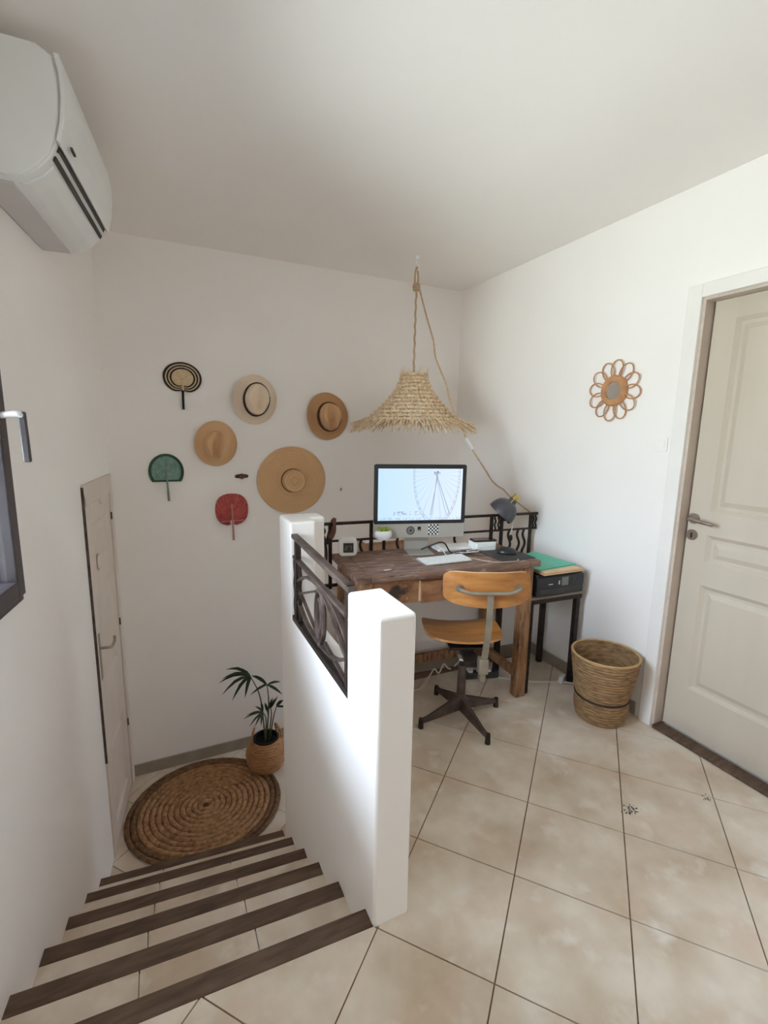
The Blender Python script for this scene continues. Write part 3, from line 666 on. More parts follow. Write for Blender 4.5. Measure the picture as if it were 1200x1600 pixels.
for x, digit in ((-.016, '2'), (.006, '7')):
    on = {'2': 'abged', '7': 'abc'}[digit]
    for ch_, (dx_, dz_, hz) in dict(a=(0, .022, True), g=(0, .011, True), d=(0, 0, True), b=(.011, .0115, False), c=(.011, 0, False), e=(-.001, 0, False), f=(-.001, .0115, False)).items():
        if ch_ in on: seg(dp, x + dx_, .036 + dz_, hz)
pp = MB().prism([(-.022, -.004), (-.004, -.009), (.02, -.003), (.024, .004), (.0, .008), (-.02, .005)], 0, .001).build('paper_scrap', mat('scrap_paper', (.75, .72, .70), rough=.7))
pp.location = D(.185, .085, DZ + .001); tag(pp, 'torn scrap of white paper on the left of the desk', 'paper')
tb = thing('white_tray', 'flat white tray behind the computer stand', 'tray', (*D(.60, .40)[:2], DZ + .0008), -.12)
MB().prism(rrect(.0, .24, -.07, .05, .012), 0, .018).build('body', WHITE, tb, bevel=.004)
def cable(name, pts, r, m, label, n=7, cat='cable', group=None):
    o = MB().tube(spline(pts, n), r, 7).build(name, m, smooth=True); return tag(o, label, cat, group)
def dpt(u, v, h=0): return D(u, v, DZ + .0065 + h)
cable('black_cable', [dpt(.50, .36, .01), dpt(.545, .30, .05), dpt(.575, .28, .065), dpt(.62, .30, .05), dpt(.65, .28, .0), dpt(.70, .27), dpt(.76, .29)], .0045, CABB, 'thick black cable arching up behind the keyboard')
cable('grey_cable', [dpt(.56, .30, .045), dpt(.58, .25, .03), dpt(.60, .235, .0), dpt(.68, .25, .004), dpt(.75, .24, .006), dpt(.82, .27, .0)], .003, GREYP, 'thin grey cable trailing between keyboard and white box')
rnd = random.Random(3)
for q in range(5):
    cx, cy = .72 + rnd.uniform(-.03, .06), .245 + rnd.uniform(-.03, .03)
    pts = [dpt(cx + rnd.uniform(.03, .06) * math.cos(a + q), cy + rnd.uniform(.012, .028) * math.sin(a + q), .004 * q + rnd.uniform(0, .006)) for a in [i * .75 for i in range(11)]]
    cable('tangled_cable', pts, .0028, [CABB, DARKG, GREYP, MATS.get('brown_leather'), CABW][q], ['black', 'charcoal', 'light grey', 'brown', 'white'][q] + ' cable in the tangle between keyboard and white box', group='cables tangled on the desk')
cable('beige_cable', [dpt(.67, .24), dpt(.70, .14), dpt(.77, .035), dpt(.86, .014), dpt(.92, .018), dpt(.935, .045)], .0028, mat('beige_cable', (.45, .33, .24), rough=.6), 'beige mouse cable hanging along the front edge of the desk')

# clamp lamp on the railing
lx = 1.988; ly = lyl(lx)
dl = thing('desk_lamp', 'dark grey clamp lamp with a brass knob fixed on the landing railing', 'lamp', (lx, ly, 0), 0)
MB().box(-.018, .018, -.026, -.0135, .945, 1.01).box(-.018, .018, .0135, .024, .955, 1.01).box(-.018, .018, -.026, .024, .9925, 1.012).build('clamp', IRON, dl, bevel=.002)
MB().cyl((0, -.026, .962), (0, -.06, .955), .007, 10).ball((0, -.066, .953), .017, .008, .017).build('clamp_screw', IRON, dl, smooth=True)
top = Vector((-.012, -.135, 1.118))
MB().tube(spline([(0, -.005, 1.012), (.012, -.03, 1.05), (.016, -.09, 1.09), top + V(.008, .012, 0)], 6), .0065, 10).build('arm', DSTEEL, dl, smooth=True)
MB().tube(spline([top + V(.01, .02, -.01), (.022, -.075, 1.06), (.035, -.06, .98), (.042, -.05, .90), (.045, -.04, .845)], 6), .0028, 8).build('flex', GREYP, dl, smooth=True)
MB().ball((.045, -.04, .835), .012, .012, .022).build('plug', IRON, dl, smooth=True)
ax = Vector((-.50, .40, -.77)).normalized()         # the way the shade points
e1 = ax.orthogonal().normalized(); e2 = ax.cross(e1)
def lam(prof, seg=32):
    mb = MB(); n = len(prof)
    for j in range(seg):
        a = 2 * PI * j / seg
        for r, t in prof: mb.v.append(top + ax * t + (e1 * math.cos(a) + e2 * math.sin(a)) * r)
    for j in range(seg):
        for i in range(n - 1): mb.f.append((j * n + i, ((j + 1) % seg) * n + i, ((j + 1) % seg) * n + i + 1, j * n + i + 1))
    return mb
sh = lam([(.0, .018), (.024, .018), (.027, .042), (.046, .050), (.065, .066), (.079, .090), (.086, .115), (.088, .140), (.086, .140), (.083, .115), (.076, .092), (.06, .07), (.0, .06)]).build('shade', LAMPG, dl, smooth=True)
lam([(0, -.018), (.017, -.016), (.022, -.004), (.022, .019), (0, .019)]).build('brass_knob', BRASS, dl, smooth=True)
MB().bar([top + e1 * .03 + ax * .0, top + e1 * .034 + ax * .05], .012, .006).bar([top - e1 * .03, top - e1 * .034 + ax * .05], .012, .006).build('yoke', BRASS, dl)
# bag hanging on the railing, cabinet behind it
bg = thing('hanging_bag', 'brown leather strap bag hanging on the left end of the landing railing', 'bag', (.80, lyl(.80), 0), -math.atan(.083))
MB().tube(spline([(.058, -.019, .99), (.064, -.010, 1.012), (.058, .016, .985), (.045, .020, .93), (.03, .028, .86)], 6), .0075, 8, flat=1.6).build('strap', LEATHER, bg, smooth=True)
MB().tube(spline([(.064, -.018, 1.0), (.058, -.022, .96), (.048, -.022, .925), (.036, -.021, .905)], 6), [.006 + .011 * min(1, i / 8) for i in range(19)], 8).build('strap_end', LEATHER, bg, smooth=True)
MB().extrude([(a, .024, b) for a, b in rrect(-.10, .035, .77, .90, .03)], (0, .035, 0)).build('pouch', mat('tan_canvas', (.50, .31, .20), (.58, .38, .26), rough=.8, scale=30), bg, bevel=.01)
cb = thing('cabinet', 'brown wooden cabinet against the back wall behind the railing', 'cabinet', (1.38, YB - .16, ZL), 0)
CABM = mat('cabinet_brown', (.42, .25, .155), (.48, .29, .19), rough=.7, scale=4, stretch=(6, 6, 1))
MB().box(0, .55, 0, .14, .001, 1.57).build('body', CABM, cb, bevel=.003)
MB().box(-.01, .56, -.01, .145, 1.57, 1.585).build('top', TRIMW, cb, bevel=.003)
for x in (.02, .28): MB().box(x, x + .25, -.012, 0, .04, 1.55).build('cabinet_door', CABM, cb, bevel=.003)

# ------------------------------------------------------------------ chair
ch = thing('swivel_chair', 'vintage plywood swivel chair on a dark metal star base', 'chair', (1.372, 1.90, 0), -.41)
FE = .24
for i in range(4):
    a = i * PI / 2 + .41; d = V(math.cos(a), math.sin(a), 0); p = V(-d.y, d.x, 0)
    mb = MB(); q = []
    for t, hw2, z0, z1 in ((.012, .022, .055, .125), (.20, .012, .030, .058), (FE, .011, .028, .050)):
        q += [d * t + p * hw2 + V(0, 0, z0), d * t - p * hw2 + V(0, 0, z0), d * t - p * hw2 * .6 + V(0, 0, z1), d * t + p * hw2 * .6 + V(0, 0, z1)]
    fs = [(3, 2, 1, 0), (8, 9, 10, 11)]
    for s in range(2):
        for j in range(4): fs.append((s * 4 + j, s * 4 + (j + 1) % 4, s * 4 + 4 + (j + 1) % 4, s * 4 + 4 + j))
    lg = mb.add(q, fs).build('star_leg', IRON_W, ch, bevel=.003)
    MB().cyl(d * FE + V(0, 0, 0), d * FE + V(0, 0, .052), .0145, 12, .012).build('foot', IRON, lg, smooth=True)
MB().cyl((0, 0, .05), (0, 0, .30), .026, 18, .021).build('column', IRON_W, ch, smooth=True)
MB().cyl((0, 0, .30), (0, 0, .45), .015, 14).build('spindle', IRON, ch, smooth=True)
MB().cyl((0, 0, .345), (0, 0, .365), .027, 16).build('collar', DSTEEL, ch, smooth=True)
MB().tube([(-.02, -.012, .335), (.07, -.05, .338)], .006, 8).build('height_lever', CABW, ch, smooth=True)
MB().box(-.09, .09, -.10, .14, .428, .442).box(-.03, .03, -.22, .10, .40, .43).build('seat_plate', IRON, ch, bevel=.003)
def sheet(mb, f, nu, nv, th):
    """thin moulded sheet: f(u, v) -> point, u, v in -1..1; rounded outline done by the caller"""
    k = len(mb.v)
    P_ = [[Vector(f(-1 + 2 * i / nu, -1 + 2 * j / nv)) for j in range(nv + 1)] for i in range(nu + 1)]
    N_ = [[None] * (nv + 1) for _ in range(nu + 1)]
    for i in range(nu + 1):
        for j in range(nv + 1):
            a = P_[min(i + 1, nu)][j] - P_[max(i - 1, 0)][j]; b = P_[i][min(j + 1, nv)] - P_[i][max(j - 1, 0)]
            N_[i][j] = a.cross(b).normalized()
    for s in (0, 1):
        for i in range(nu + 1):
            for j in range(nv + 1): mb.v.append(P_[i][j] + N_[i][j] * (th * s))
    W = nv + 1; T = (nu + 1) * W
    for i in range(nu):
        for j in range(nv):
            a = k + i * W + j; mb.f.append((a, a + W, a + W + 1, a + 1)); mb.f.append((T + a, T + a + 1, T + a + W + 1, T + a + W))
    rim = [(i, 0) for i in range(nu)] + [(nu, j) for j in range(nv)] + [(i, nv) for i in range(nu, 0, -1)] + [(0, j) for j in range(nv, 0, -1)]
    for (a, b), (c, d) in zip(rim, rim[1:] + rim[:1]):
        p, q = k + a * W + b, k + c * W + d; mb.f.append((p, q, T + q, T + p))
    return mb
def sq2rr(u, v, pw):
    """map a square to a superellipse-like rounded outline"""
    m = max(abs(u), abs(v))
    if m < 1e-6: return 0, 0
    n = (abs(u / m) ** pw + abs(v / m) ** pw) ** (1 / pw)
    return u / n, v / n
def seatf(u, v):
    a, b = sq2rr(u, v, 5); wd = .205 - .035 * (b < 0) * abs(b) ** 1.5
    return (a * wd, .06 + b * .205, .455 + .022 * abs(a) ** 2.2 + (.028 * max(0, -b) ** 2.5 if b < 0 else -.03 * b ** 3))
sheet(MB(), seatf, 24, 24, .011).build('seat', PLY, ch, smooth=True)
def backf(u, v):
    a, b = sq2rr(u, v, 6)
    return (.055 + a * .202, -.205 - .035 + .055 * a * a + .01 * b, .792 + b * (.082 - .008 * abs(a)) + .008 * a * a)
bkp = sheet(MB(), backf, 28, 12, .011).build('backrest', PLY, ch, smooth=True)
er = [backf(*p) for p in [(-1 + 2 * i / 28, 1) for i in range(29)]]
MB().tube([Vector(p) + V(0, -.004, -.001) for p in er], .0045, 6).build('plywood_edge', PLYEDGE, bkp, smooth=True)
bk1 = [(.045, -.235, .40), (.05, -.262, .52), (.055, -.272, .65), (.055, -.268, .79)]
MB().bar(spline(bk1, 6), .030, .010, (0, 1, 0)).build('back_support', DSTEEL, ch, bevel=.002)
MB().tube(spline([(-.085, -.236, .80), (-.075, -.262, .80), (-.03, -.274, .79), (.055, -.276, .79), (.14, -.272, .79), (.185, -.256, .80), (.195, -.232, .802)], 6), .011, 10, flat=.75).build('back_bracket', DSTEEL, ch, smooth=True)
for x, y in ((-.085, -.232), (.195, -.228)): MB().cyl((x, y, .80), (x, y - .010, .80), .017, 12).build('bracket_bolt', DSTEEL, ch, smooth=True)
MB().box(.022, .068, -.262, -.215, .385, .46).box(.03, .06, -.25, -.21, .34, .39).build('hinge_block', DSTEEL, ch, bevel=.004)
MB().bar([(0, -.05, .425), (.045, -.235, .42)], .03, .014).build('support_arm', IRON, ch, bevel=.002)

# ------------------------------------------------------------------ printer corner
pt = thing('printer_table', 'small low side table with dark metal legs against the right wall', 'table', (2.055, 2.08, 0), -.05)
MB().box(-.212, .185, -.17, .17, .578, .594).build('table_top', mat('grey_wood_top', (.16, .12, .085), (.24, .18, .13), rough=.6, scale=8, stretch=(1, 5, 5)), pt, bevel=.003)
MB().box(-.206, .175, -.16, .16, .548, .578).build('apron', IRON, pt, bevel=.002)
for x in (-.206, .14):
    for y in (-.155, .125): MB().box(x, x + .03, y, y + .03, 0, .55).build('leg', IRON, pt, bevel=.002)
pr_ = thing('printer', 'black inkjet printer on the small table', 'printer', (2.045, 2.07, .5945), -.05)
MB().extrude([(-.172, a, b) for a, b in ((-.165, 0), (-.165, .10), (-.15, .125), (.16, .13), (.165, 0))], (.342, 0, 0)).build('body', BLACK, pr_, bevel=.006)
fpn = MB().box(-.168, .166, -.1685, -.1645, .05, .112).build('control_panel', BLACK, pr_, bevel=.002)
MB().box(.0, .048, -.1695, -.1684, .056, .104).build('lcd', mat('lcd_grey', (.17, .17, .16), rough=.25), fpn)
TXT = mat('printed_white', (.55, .55, .53), rough=.6)
MB().box(-.095, -.063, -.1692, -.1684, .068, .073).build('name_print', TXT, fpn)
for z in (.07, .082): MB().cyl((-.018, -.1684, z), (-.018, -.1700, z), .005, 10).build('button', GREYP, fpn)
for x, z in ((.07, .08), (.085, .088), (.085, .072), (.10, .08), (.115, .098)): MB().cyl((x, -.1684, z), (x, -.1696, z), .004, 10).build('button', DARKG, fpn)
MB().box(-.15, .15, -.167, -.16, .008, .044).build('paper_tray', DARKG, pr_, bevel=.002)
ps = thing('paper_stack', 'stack of cream and orange papers on the printer', 'paper', (2.045, 2.06, .7255), -.03)
for i in range(4): MB().box(-.145 + .004 * i, .15 - .003 * i, -.17 + .004 * i, .15, .004 * i, .004 * i + .0035).build('sheet', [PAPER, mat('orange_card', (.62, .30, .10), rough=.6), PAPER, PAPER][i], ps)
gf = thing('green_folder', 'mint green card folder on top of the printer papers', 'folder', (2.035, 2.095, .7425), .06)
MB().box(-.155, .15, -.15, .165, 0, .004).build('cover', GREENF, gf, bevel=.001); MB().box(-.153, .148, -.148, .163, .004, .0065).build('flap', GREENF, gf, bevel=.001)

# waste basket
bn = thing('waste_basket', 'woven seagrass waste basket with a black band by the door', 'basket', (2.08, 1.605, 0), 0)
def coil(prof_fn, n):
    out = []
    for i in range(n):
        t = i / n; r0, z0 = prof_fn(t); r1, z1 = prof_fn((i + 1) / n)
        out += [(r0, z0), ((r0 + r1) / 2 + .0045, (z0 + z1) / 2)]
    return out + [prof_fn(1)]
lo_ = coil(lambda t: (.118 + .016 * math.sin(t * PI * .8), .0 + .135 * t), 9)
MB().lathe([(0, 0)] + lo_ + [(.10, .135), (.10, .012), (0, .012)], 40).build('lower_body', SEAG, bn, smooth=True)
up_ = coil(lambda t: (.128 + .04 * t ** .75, .13 + .232 * t), 15)
MB().lathe(up_ + [(.160, .362), (.120, .14), (0, .135)], 40).build('upper_body', SEAG, bn, smooth=True)
MB().torus((0, 0, .132), .134, .0065, 40, 8).build('black_band', IRON, bn, smooth=True)
MB().torus((0, 0, .363), .1655, .006, 40, 8).build('rim', mat('pale_seagrass', (.45, .28, .12), (.55, .36, .17), rough=.8, scale=30), bn, smooth=True)

# ------------------------------------------------------------------ floor cables
cable('white_floor_cable', [(1.72, 2.33, .005), (1.83, 2.14, .005), (1.98, 2.02, .005), (2.12, 1.955, .006), (2.205, 1.90, .006)], .005, CABW, 'white cable on the floor running to the basket')
pg = thing('plug_block', 'grey plug block on the floor at the printer table leg', 'plug', (2.155, 1.95, 0), .4)
MB().extrude([(-.03, -.015, .001), (.025, -.015, .001), (.03, -.015, .04), (-.01, -.015, .035)], (0, .03, 0)).build('body', GREYP, pg, bevel=.004)
cable('coiled_white_cable', [(1.10, 2.26, .005), (1.30, 2.22, .006), (1.40, 2.27, .04), (1.44, 2.28, .075), (1.48, 2.29, .035), (1.52, 2.30, .08), (1.55, 2.30, .05), (1.58, 2.31, .03)], .005, CABW, 'white cable looping below the desk stretcher')
cable('hanging_white_cable', [(1.60, 2.30, .05), (1.66, 2.30, .09), (1.70, 2.29, .13), (1.66, 2.29, .19), (1.62, 2.30, .18), (1.55, 2.33, .20)], .005, CABW, 'loop of white cable behind the chair column')
px_ = thing('power_strip', 'dusty power strip on the floor under the desk', 'power strip', (1.72, 2.20, 0), -.3)
MB().box(-.10, .12, -.025, .025, .001, .04).build('body', DARKG, px_, bevel=.005)
for i in range(3): MB().cyl((-.06 + i * .06, 0, .04), (-.06 + i * .06, 0, .055), .018, 12).build('socket', GREYP, px_)

# ------------------------------------------------------------------ flower mirror and switch on the right wall
mr = thing('flower_mirror', 'round rattan flower-shaped mirror on the right wall', 'mirror', (XR, 1.855, 1.745), 0)
for i in range(12):
    a = 2 * PI * i / 12 + .1; c = V(-.012 - .004 * (i % 2), .112 * math.cos(a), .112 * math.sin(a))
    e = V(0, math.cos(a), math.sin(a)); f_ = V(0, -math.sin(a), math.cos(a))
    MB().tube([c + e * .050 * math.cos(2 * PI * j / 22) + f_ * .037 * math.sin(2 * PI * j / 22) for j in range(22)], .0034, 6, closed=True).build('petal', RATTAN, mr, smooth=True)
mb = MB(); mb.lathe([(.046, .012), (.05, .022), (.075, .022), (.083, .014), (.083, .004), (.046, .004)], 36, close=True)
for v in mb.v: v.x, v.y, v.z = -v.z, v.x, v.y
mb.build('ring', RATTAN, mr, smooth=True)
MB().tube([(-.004, 0, 0), (-.014, 0, 0)], .048, 32).build('glass', MIRROR, mr)
sw = thing('light_switch', 'flush white light switch plate beside the right door', 'switch', (XR, 1.556, 1.4625), 0)
MB().box(-.008, 0, -.035, .035, -.035, .035).build('plate', PLASTER, sw, bevel=.003); MB().box(-.011, -.008, -.022, .022, -.022, .022).build('rocker', PLASTER, sw, bevel=.002)

# ------------------------------------------------------------------ hats and fans on the back wall
WF = (PI / 2, 0, 0)                                    # local z comes out of the back wall, local y is up
def hat(name, label, x, z, bx, by, cx, cy, h, m, tilt=0, band=None, pinch=.02, crown_m=None, dx=0, dy=0, group='straw hats on the back wall'):
    t = thing(name, label, 'hat', (x, YB - .004, z), group=group, rot=(PI / 2, tilt, 0))
    seg, rings = 44, 8; mb = MB(); k = len(mb.v)
    for s, off in ((0, 0), (1, -.004)):
        for i in range(rings + 1):
            f = i / rings
            for j in range(seg):
                a = 2 * PI * j / seg; ca, sa = math.cos(a), math.sin(a)
                X = cx * ca * (1 - f) + bx * ca * f + dx * (1 - f); Y = cy * sa * (1 - f) + by * sa * f + dy * (1 - f)
                mb.v.append(V(X, Y, .012 + .018 * (1 - f) ** 2 + .024 * f * f * math.cos(2 * a + .4) * .6 + .010 * f * f * f + off))
    n = (rings + 1) * seg
    for s in (0, 1):
        for i in range(rings):
            for j in range(seg):
                a = s * n + i * seg + j; b = s * n + i * seg + (j + 1) % seg; mb.f.append((a, b, b + seg, a + seg))
    for j in range(seg): a = rings * seg + j; b = rings * seg + (j + 1) % seg; mb.f.append((a, b, n + b, n + a))
    mb.build('brim', m, t, smooth=True)
    cr = MB(); lv = [(1.0, 0), (.98, .25), (.94, .55), (.88, .8), (.76, .95), (.58, 1.0), (.36, 1.0), (.15, 1.0)]
    for rr, zz in lv:
        for j in range(seg):
            a = 2 * PI * j / seg; X = cx * rr * math.cos(a); Y = cy * rr * math.sin(a)
            d = pinch * zz ** 3 * math.exp(-(X / (cx * .34)) ** 2) * (1 if rr < .8 else .4) * (1 - .35 * Y / cy)
            side = pinch * .7 * zz ** 2 * math.exp(-((Y + cy * .55) / (cy * .35)) ** 2) * (abs(X) / cx) * (.3 < rr)
            cr.v.append(V(X * (1 - side * 8) + dx, Y + dy, .026 + h * zz - d))
    for i in range(len(lv) - 1):
        for j in range(seg): a = i * seg + j; b = i * seg + (j + 1) % seg; cr.f.append((a, b, b + seg, a + seg))
    cr.f.append(tuple((len(lv) - 1) * seg + j for j in range(seg)))
    cr.build('crown', crown_m or m, t, smooth=True)
    if band:
        b = MB().lathe([(1.06, .026), (1.045, .028 + h * .36), (.97, .028 + h * .36), (.97, .026)], 44, ax=(0, 0), sx=cx, sy=cy, close=True).build('band', band, t, smooth=True)
        b.location = (dx, dy, 0)
        if band is RIBBON: MB().box(cx * .9 + dx, cx * 1.08 + dx, .0 + dy, .03 + dy, .028, .028 + h * .3).build('ribbon_bow', RIBBON, t, bevel=.004)
    return t
hat('straw_hat', 'pale cream straw hat with a black ribbon band', .598, 1.705, .148, .168, .083, .108, .115, STRAWC, .1, RIBBON, .05, dx=.008)
hat('straw_hat', 'brown straw hat with a dark band, nearest the pendant lamp', 1.118, 1.608, .156, .172, .082, .102, .11, STRAWD, -.15, mat('brown_band', (.10, .045, .02), rough=.8), .06, crown_m=STRAW, dx=.005, dy=-.005)
hat('straw_hat', 'tan straw hat with a pinched crown and no ribbon', .334, 1.404, .136, .152, .078, .096, .105, STRAW, .15, None, .06, dx=.0, dy=-.008)
bh = thing('wide_straw_hat', 'very wide flat straw hat resting above the back stair pillar', 'hat', (.853, YB - .004, 1.143), group='straw hats on the back wall', rot=WF)
pr2 = []
for i in range(16): r = .252 - i * .0115; pr2 += [(r, .012 + .012 * (1 - r / .25)), (r - .006, .0145 + .012 * (1 - r / .25))]
MB().lathe([(.078, .012), (.252, .004)] + pr2 + [(.078, .026)], 56, sy=.965).build('brim', STRAW, bh, smooth=True)
MB().lathe([(.080, .02), (.080, .07), (.074, .08), (.060, .083), (.052, .079), (.044, .083), (.034, .081), (.028, .076), (.022, .081), (.010, .079), (0, .079)], 40).build('crown', STRAW, bh, smooth=True)
MB().torus((0, 0, .024), .082, .004, 40, 6).build('cord', RIBBON, bh, smooth=True)

def fan_outline(rx, ry, flat=0., n=40, a0=-PI / 2):
    out = []
    for i in range(n):
        a = a0 + 2 * PI * i / n; x, y = rx * math.cos(a), ry * math.sin(a)
        if flat and y < -ry * flat: y = -ry * flat - (y + ry * flat) * -.15
        out.append((x, y))
    return out
# black and cream fan
f1 = thing('hand_fan', 'black and cream striped round hand fan on the back wall', 'fan', (.149, YB - .003, 1.822), group='hand fans on the back wall', rot=(PI / 2, .05, 0))
BLKF = mat('black_straw', (.012, .011, .011), (.03, .028, .027), rough=.8, scale=60, bump=.4, bscale=150); CRMF = mat('cream_straw', (.60, .44, .26), (.70, .54, .34), rough=.8, scale=60, bump=.4, bscale=150)
def heart(f):
    out = []
    for i in range(48):
        a = 2 * PI * i / 48 - PI / 2; r = 1 - .20 * math.exp(-((a + PI / 2) / .30) ** 2) - .20 * math.exp(-((a - 1.5 * PI) / .30) ** 2)
        out.append((.116 * f * r * math.cos(a), .098 * f * r * math.sin(a) - .004 * (1 - f)))
    return out
for i, f in enumerate((1, .885, .815, .725, .655, .56)):
    MB().prism(heart(f), 0.002, .006 + .0012 * i).build('straw_ring', BLKF if i % 2 == 0 else CRMF, f1)
MB().prism(heart(.485), .002, .0135).build('centre', CRMF, f1)
MB().tube([(.0, .0, .016), (.002, -.085, .015)], .006, 8).build('handle_wrap', CRMF, f1); MB().tube([(.002, -.08, .014), (.006, -.20, .012)], .0075, 8).build('handle', BLKF, f1)
# green fan
GRF = mat('green_weave', (.13, .24, .20), (.22, .34, .29), rough=.8, scale=50, bump=.5, bscale=120); GRD = mat('dark_green_edge', (.022, .06, .042), (.035, .08, .055), rough=.8, scale=40)
f2 = thing('hand_fan', 'green woven hand fan with a dark green edge on the back wall', 'fan', (.022, YB - .003, 1.222), group='hand fans on the back wall', rot=WF)
def dshape(rx, ry):
    o = []
    for i in range(33): a = -.62 + (PI + 1.24) * i / 32; o.append((rx * math.cos(a), ry * math.sin(a)))
    return o
MB().prism(dshape(.106, .115), .002, .008).build('edge', GRD, f2)
MB().prism([(x, y + .002) for x, y in dshape(.088, .097)], .002, .010).build('weave', GRF, f2)
for i in range(11):
    a = -.3 + (PI + .6) * i / 10; MB().tube([(.0 + .03 * math.cos(a), .01 + .03 * math.sin(a), .011), (.084 * math.cos(a), .092 * math.sin(a) + .002, .0105)], .0018, 5).build('rib', GRF, f2)
MB().tube([(0, .05, .012), (.003, -.10, .013), (.006, -.195, .011)], [.004, .006, .008], 8).build('handle', mat('grey_green_wood', (.22, .26, .22), rough=.7), f2)
# red fan
RED = mat('red_palm', (.40, .065, .065), (.52, .11, .10), rough=.7, scale=40, bump=.3, bscale=100)
f3 = thing('hand_fan', 'red pleated palm leaf hand fan on the back wall', 'fan', (.423, YB - .003, .945), group='hand fans on the back wall', rot=WF)
mb = MB(); n = 48; base = V(0, -.094, 0)
for i in range(n + 1):
    a = -1.36 + (PI + 2.72) * i / n; ca, sa = math.cos(a), math.sin(a); k_ = (abs(ca) ** 2.5 + abs(sa) ** 2.5) ** -.4; p = V(.110 * ca * k_, .112 * sa * k_ + .004, 0)
    z = .005 + (.010 if i % 2 else 0)
    for q, zz in ((p, z), (base + (p - base) * .12, .009)): mb.v += [V(q.x, q.y, zz), V(q.x, q.y, zz - .003)]
for i in range(n):
    a = i * 4; b = a + 4; mb.f += [(a, b, b + 2, a + 2), (a + 1, a + 3, b + 3, b + 1), (a, a + 1, b + 1, b), (a + 2, b + 2, b + 3, a + 3)]
mb.build('pleated_leaf', RED, f3)
MB().tube([(-.07, -.078, .017), (.0, -.076, .020), (.075, -.074, .017)], .003, 6).build('binding', mat('pink_string', (.55, .25, .22), rough=.8), f3)
MB().tube([(.0, .045, .014), (.003, -.10, .016), (.005, -.215, .012)], [.004, .006, .007], 8).build('handle', mat('pink_handle', (.45, .20, .17), (.52, .26, .22), rough=.7, scale=30), f3)
# small brown wall hook and a nail
hk = thing('wall_hook', 'small brown three-lobed wooden hook on the back wall', 'hook', (.497, YB, 1.18), rot=WF)
MB().box(-.03, .03, -.014, .014, 0, .006).build('back_plate', LEATHER, hk, bevel=.003)
for x in (-.034, 0, .034): MB().cyl((x, 0, .004), (x, 0, .022 if x == 0 else .012), .019 if x == 0 else .012, 14).build('lobe', LEATHER, hk, smooth=True, bevel=.002)
nl = thing('wall_nail', 'tiny nail left in the back wall beside the wide hat', 'nail', (1.231, YB, 1.064), rot=WF)
MB().cyl((0, 0, -.002), (0, 0, .02), .004, 8).build('shank', IRON_W, nl); MB().box(-.008, .01, -.016, .012, 0, .005).build('clip', GREYP, nl, bevel=.002)

# ------------------------------------------------------------------ pendant lamp
LXY = (1.569, 2.879)
pd = thing('pendant_lamp', 'straw fringe pendant lampshade hanging from a rope', 'lamp', (*LXY, 0), 0)
MB().tube([(0, 0, ZC), (0, 0, ZC - .02)], [.016, .012], 14).build('ceiling_plate', WHITE, pd)
MB().tube(spline([(0, 0, ZC - .02), (0, 0, ZC - .045), (.012, 0, ZC - .06), (.014, 0, ZC - .075), (0, 0, ZC - .085), (-.012, 0, ZC - .075)], 6), .0035, 8).build('hook', WHITE, pd, smooth=True)
lp = [(.0 + .012 * math.cos(t), .004 * math.sin(2 * t), ZC - .125 + .055 * math.sin(t)) for t in [2 * PI * i / 24 for i in range(24)]]
MB().tube(lp, .0065, 8, closed=True).build('rope_loop', ROPE, pd, smooth=True)
kn = MB()
for i in range(3): kn.torus((0, 0, ZC - .175 - .014 * i), .015, .010, 16, 8, ex=1 + .15 * (i % 2), ey=1)
kn.build('knot', ROPE, pd, smooth=True)
def twist(p0, p1, n, r):
    return [Vector(p0).lerp(Vector(p1), i / n) + V(r * math.cos(i * .9), r * math.sin(i * .9), 0) for i in range(n + 1)]
MB().tube(twist((0, 0, ZC - .17), (-.004, 0, 1.80), 60, .002), .0065, 8).build('rope', ROPE, pd, smooth=True)
ZS0, ZS1 = 1.585, 1.885
def shade_r(z):
    t = (ZS1 - z) / (ZS1 - ZS0)
    return .088 + .030 * t + .20 * t ** 1.75
rows = MB(); nr = 13
for i in range(nr):
    z = ZS1 - (ZS1 - ZS0) * i / (nr - 1); R_ = shade_r(z); n = 96
    for s in (0, 1):
        pts = []; rs = []
        for j in range(n):
            a = 2 * PI * j / n; w_ = (1 if s else -1) * .0035 * math.sin(a * 30 + i)
            jit = random.uniform(-.0015, .0015)
            pts.append((R_ * math.cos(a) + w_ * math.cos(a), R_ * math.sin(a) + w_ * math.sin(a), z + .0055 * (1 if s else -1) * math.cos(a * 30 + i) + jit)); rs.append(.0065 + random.uniform(-.001, .001))
        rows.tube(pts, rs, 5, closed=True, up=(0, 0, 1))
rows.build('woven_rows', RAFFIA, pd, smooth=True, kind='stuff')
ribs = MB()
for j in range(36):
    a = 2 * PI * (j + random.uniform(-.2, .2)) / 36
    ribs.tube([((shade_r(z) - .008) * math.cos(a), (shade_r(z) - .008) * math.sin(a), z) for z in [ZS1 - (ZS1 - ZS0) * i / 6 for i in range(7)]], .006, 5)
ribs.build('inner_ribs', RAFFIA, pd, smooth=True, kind='stuff')
fr = MB()
for j in range(330):
    a = random.uniform(0, 2 * PI); r0 = shade_r(ZS0) - random.uniform(0, .012); ln = random.uniform(.08, .135); da = random.uniform(-.10, .10); dz = random.uniform(.028, .095)
    pts = [(r0 * math.cos(a), r0 * math.sin(a), ZS0 + random.uniform(-.01, .014)), ((r0 + ln * .55) * math.cos(a + da * .5), (r0 + ln * .55) * math.sin(a + da * .5), ZS0 - dz * .45), ((r0 + ln) * math.cos(a + da), (r0 + ln) * math.sin(a + da), ZS0 - dz)]
    fr.tube(pts, [.0042, .0032, .0012], 4)
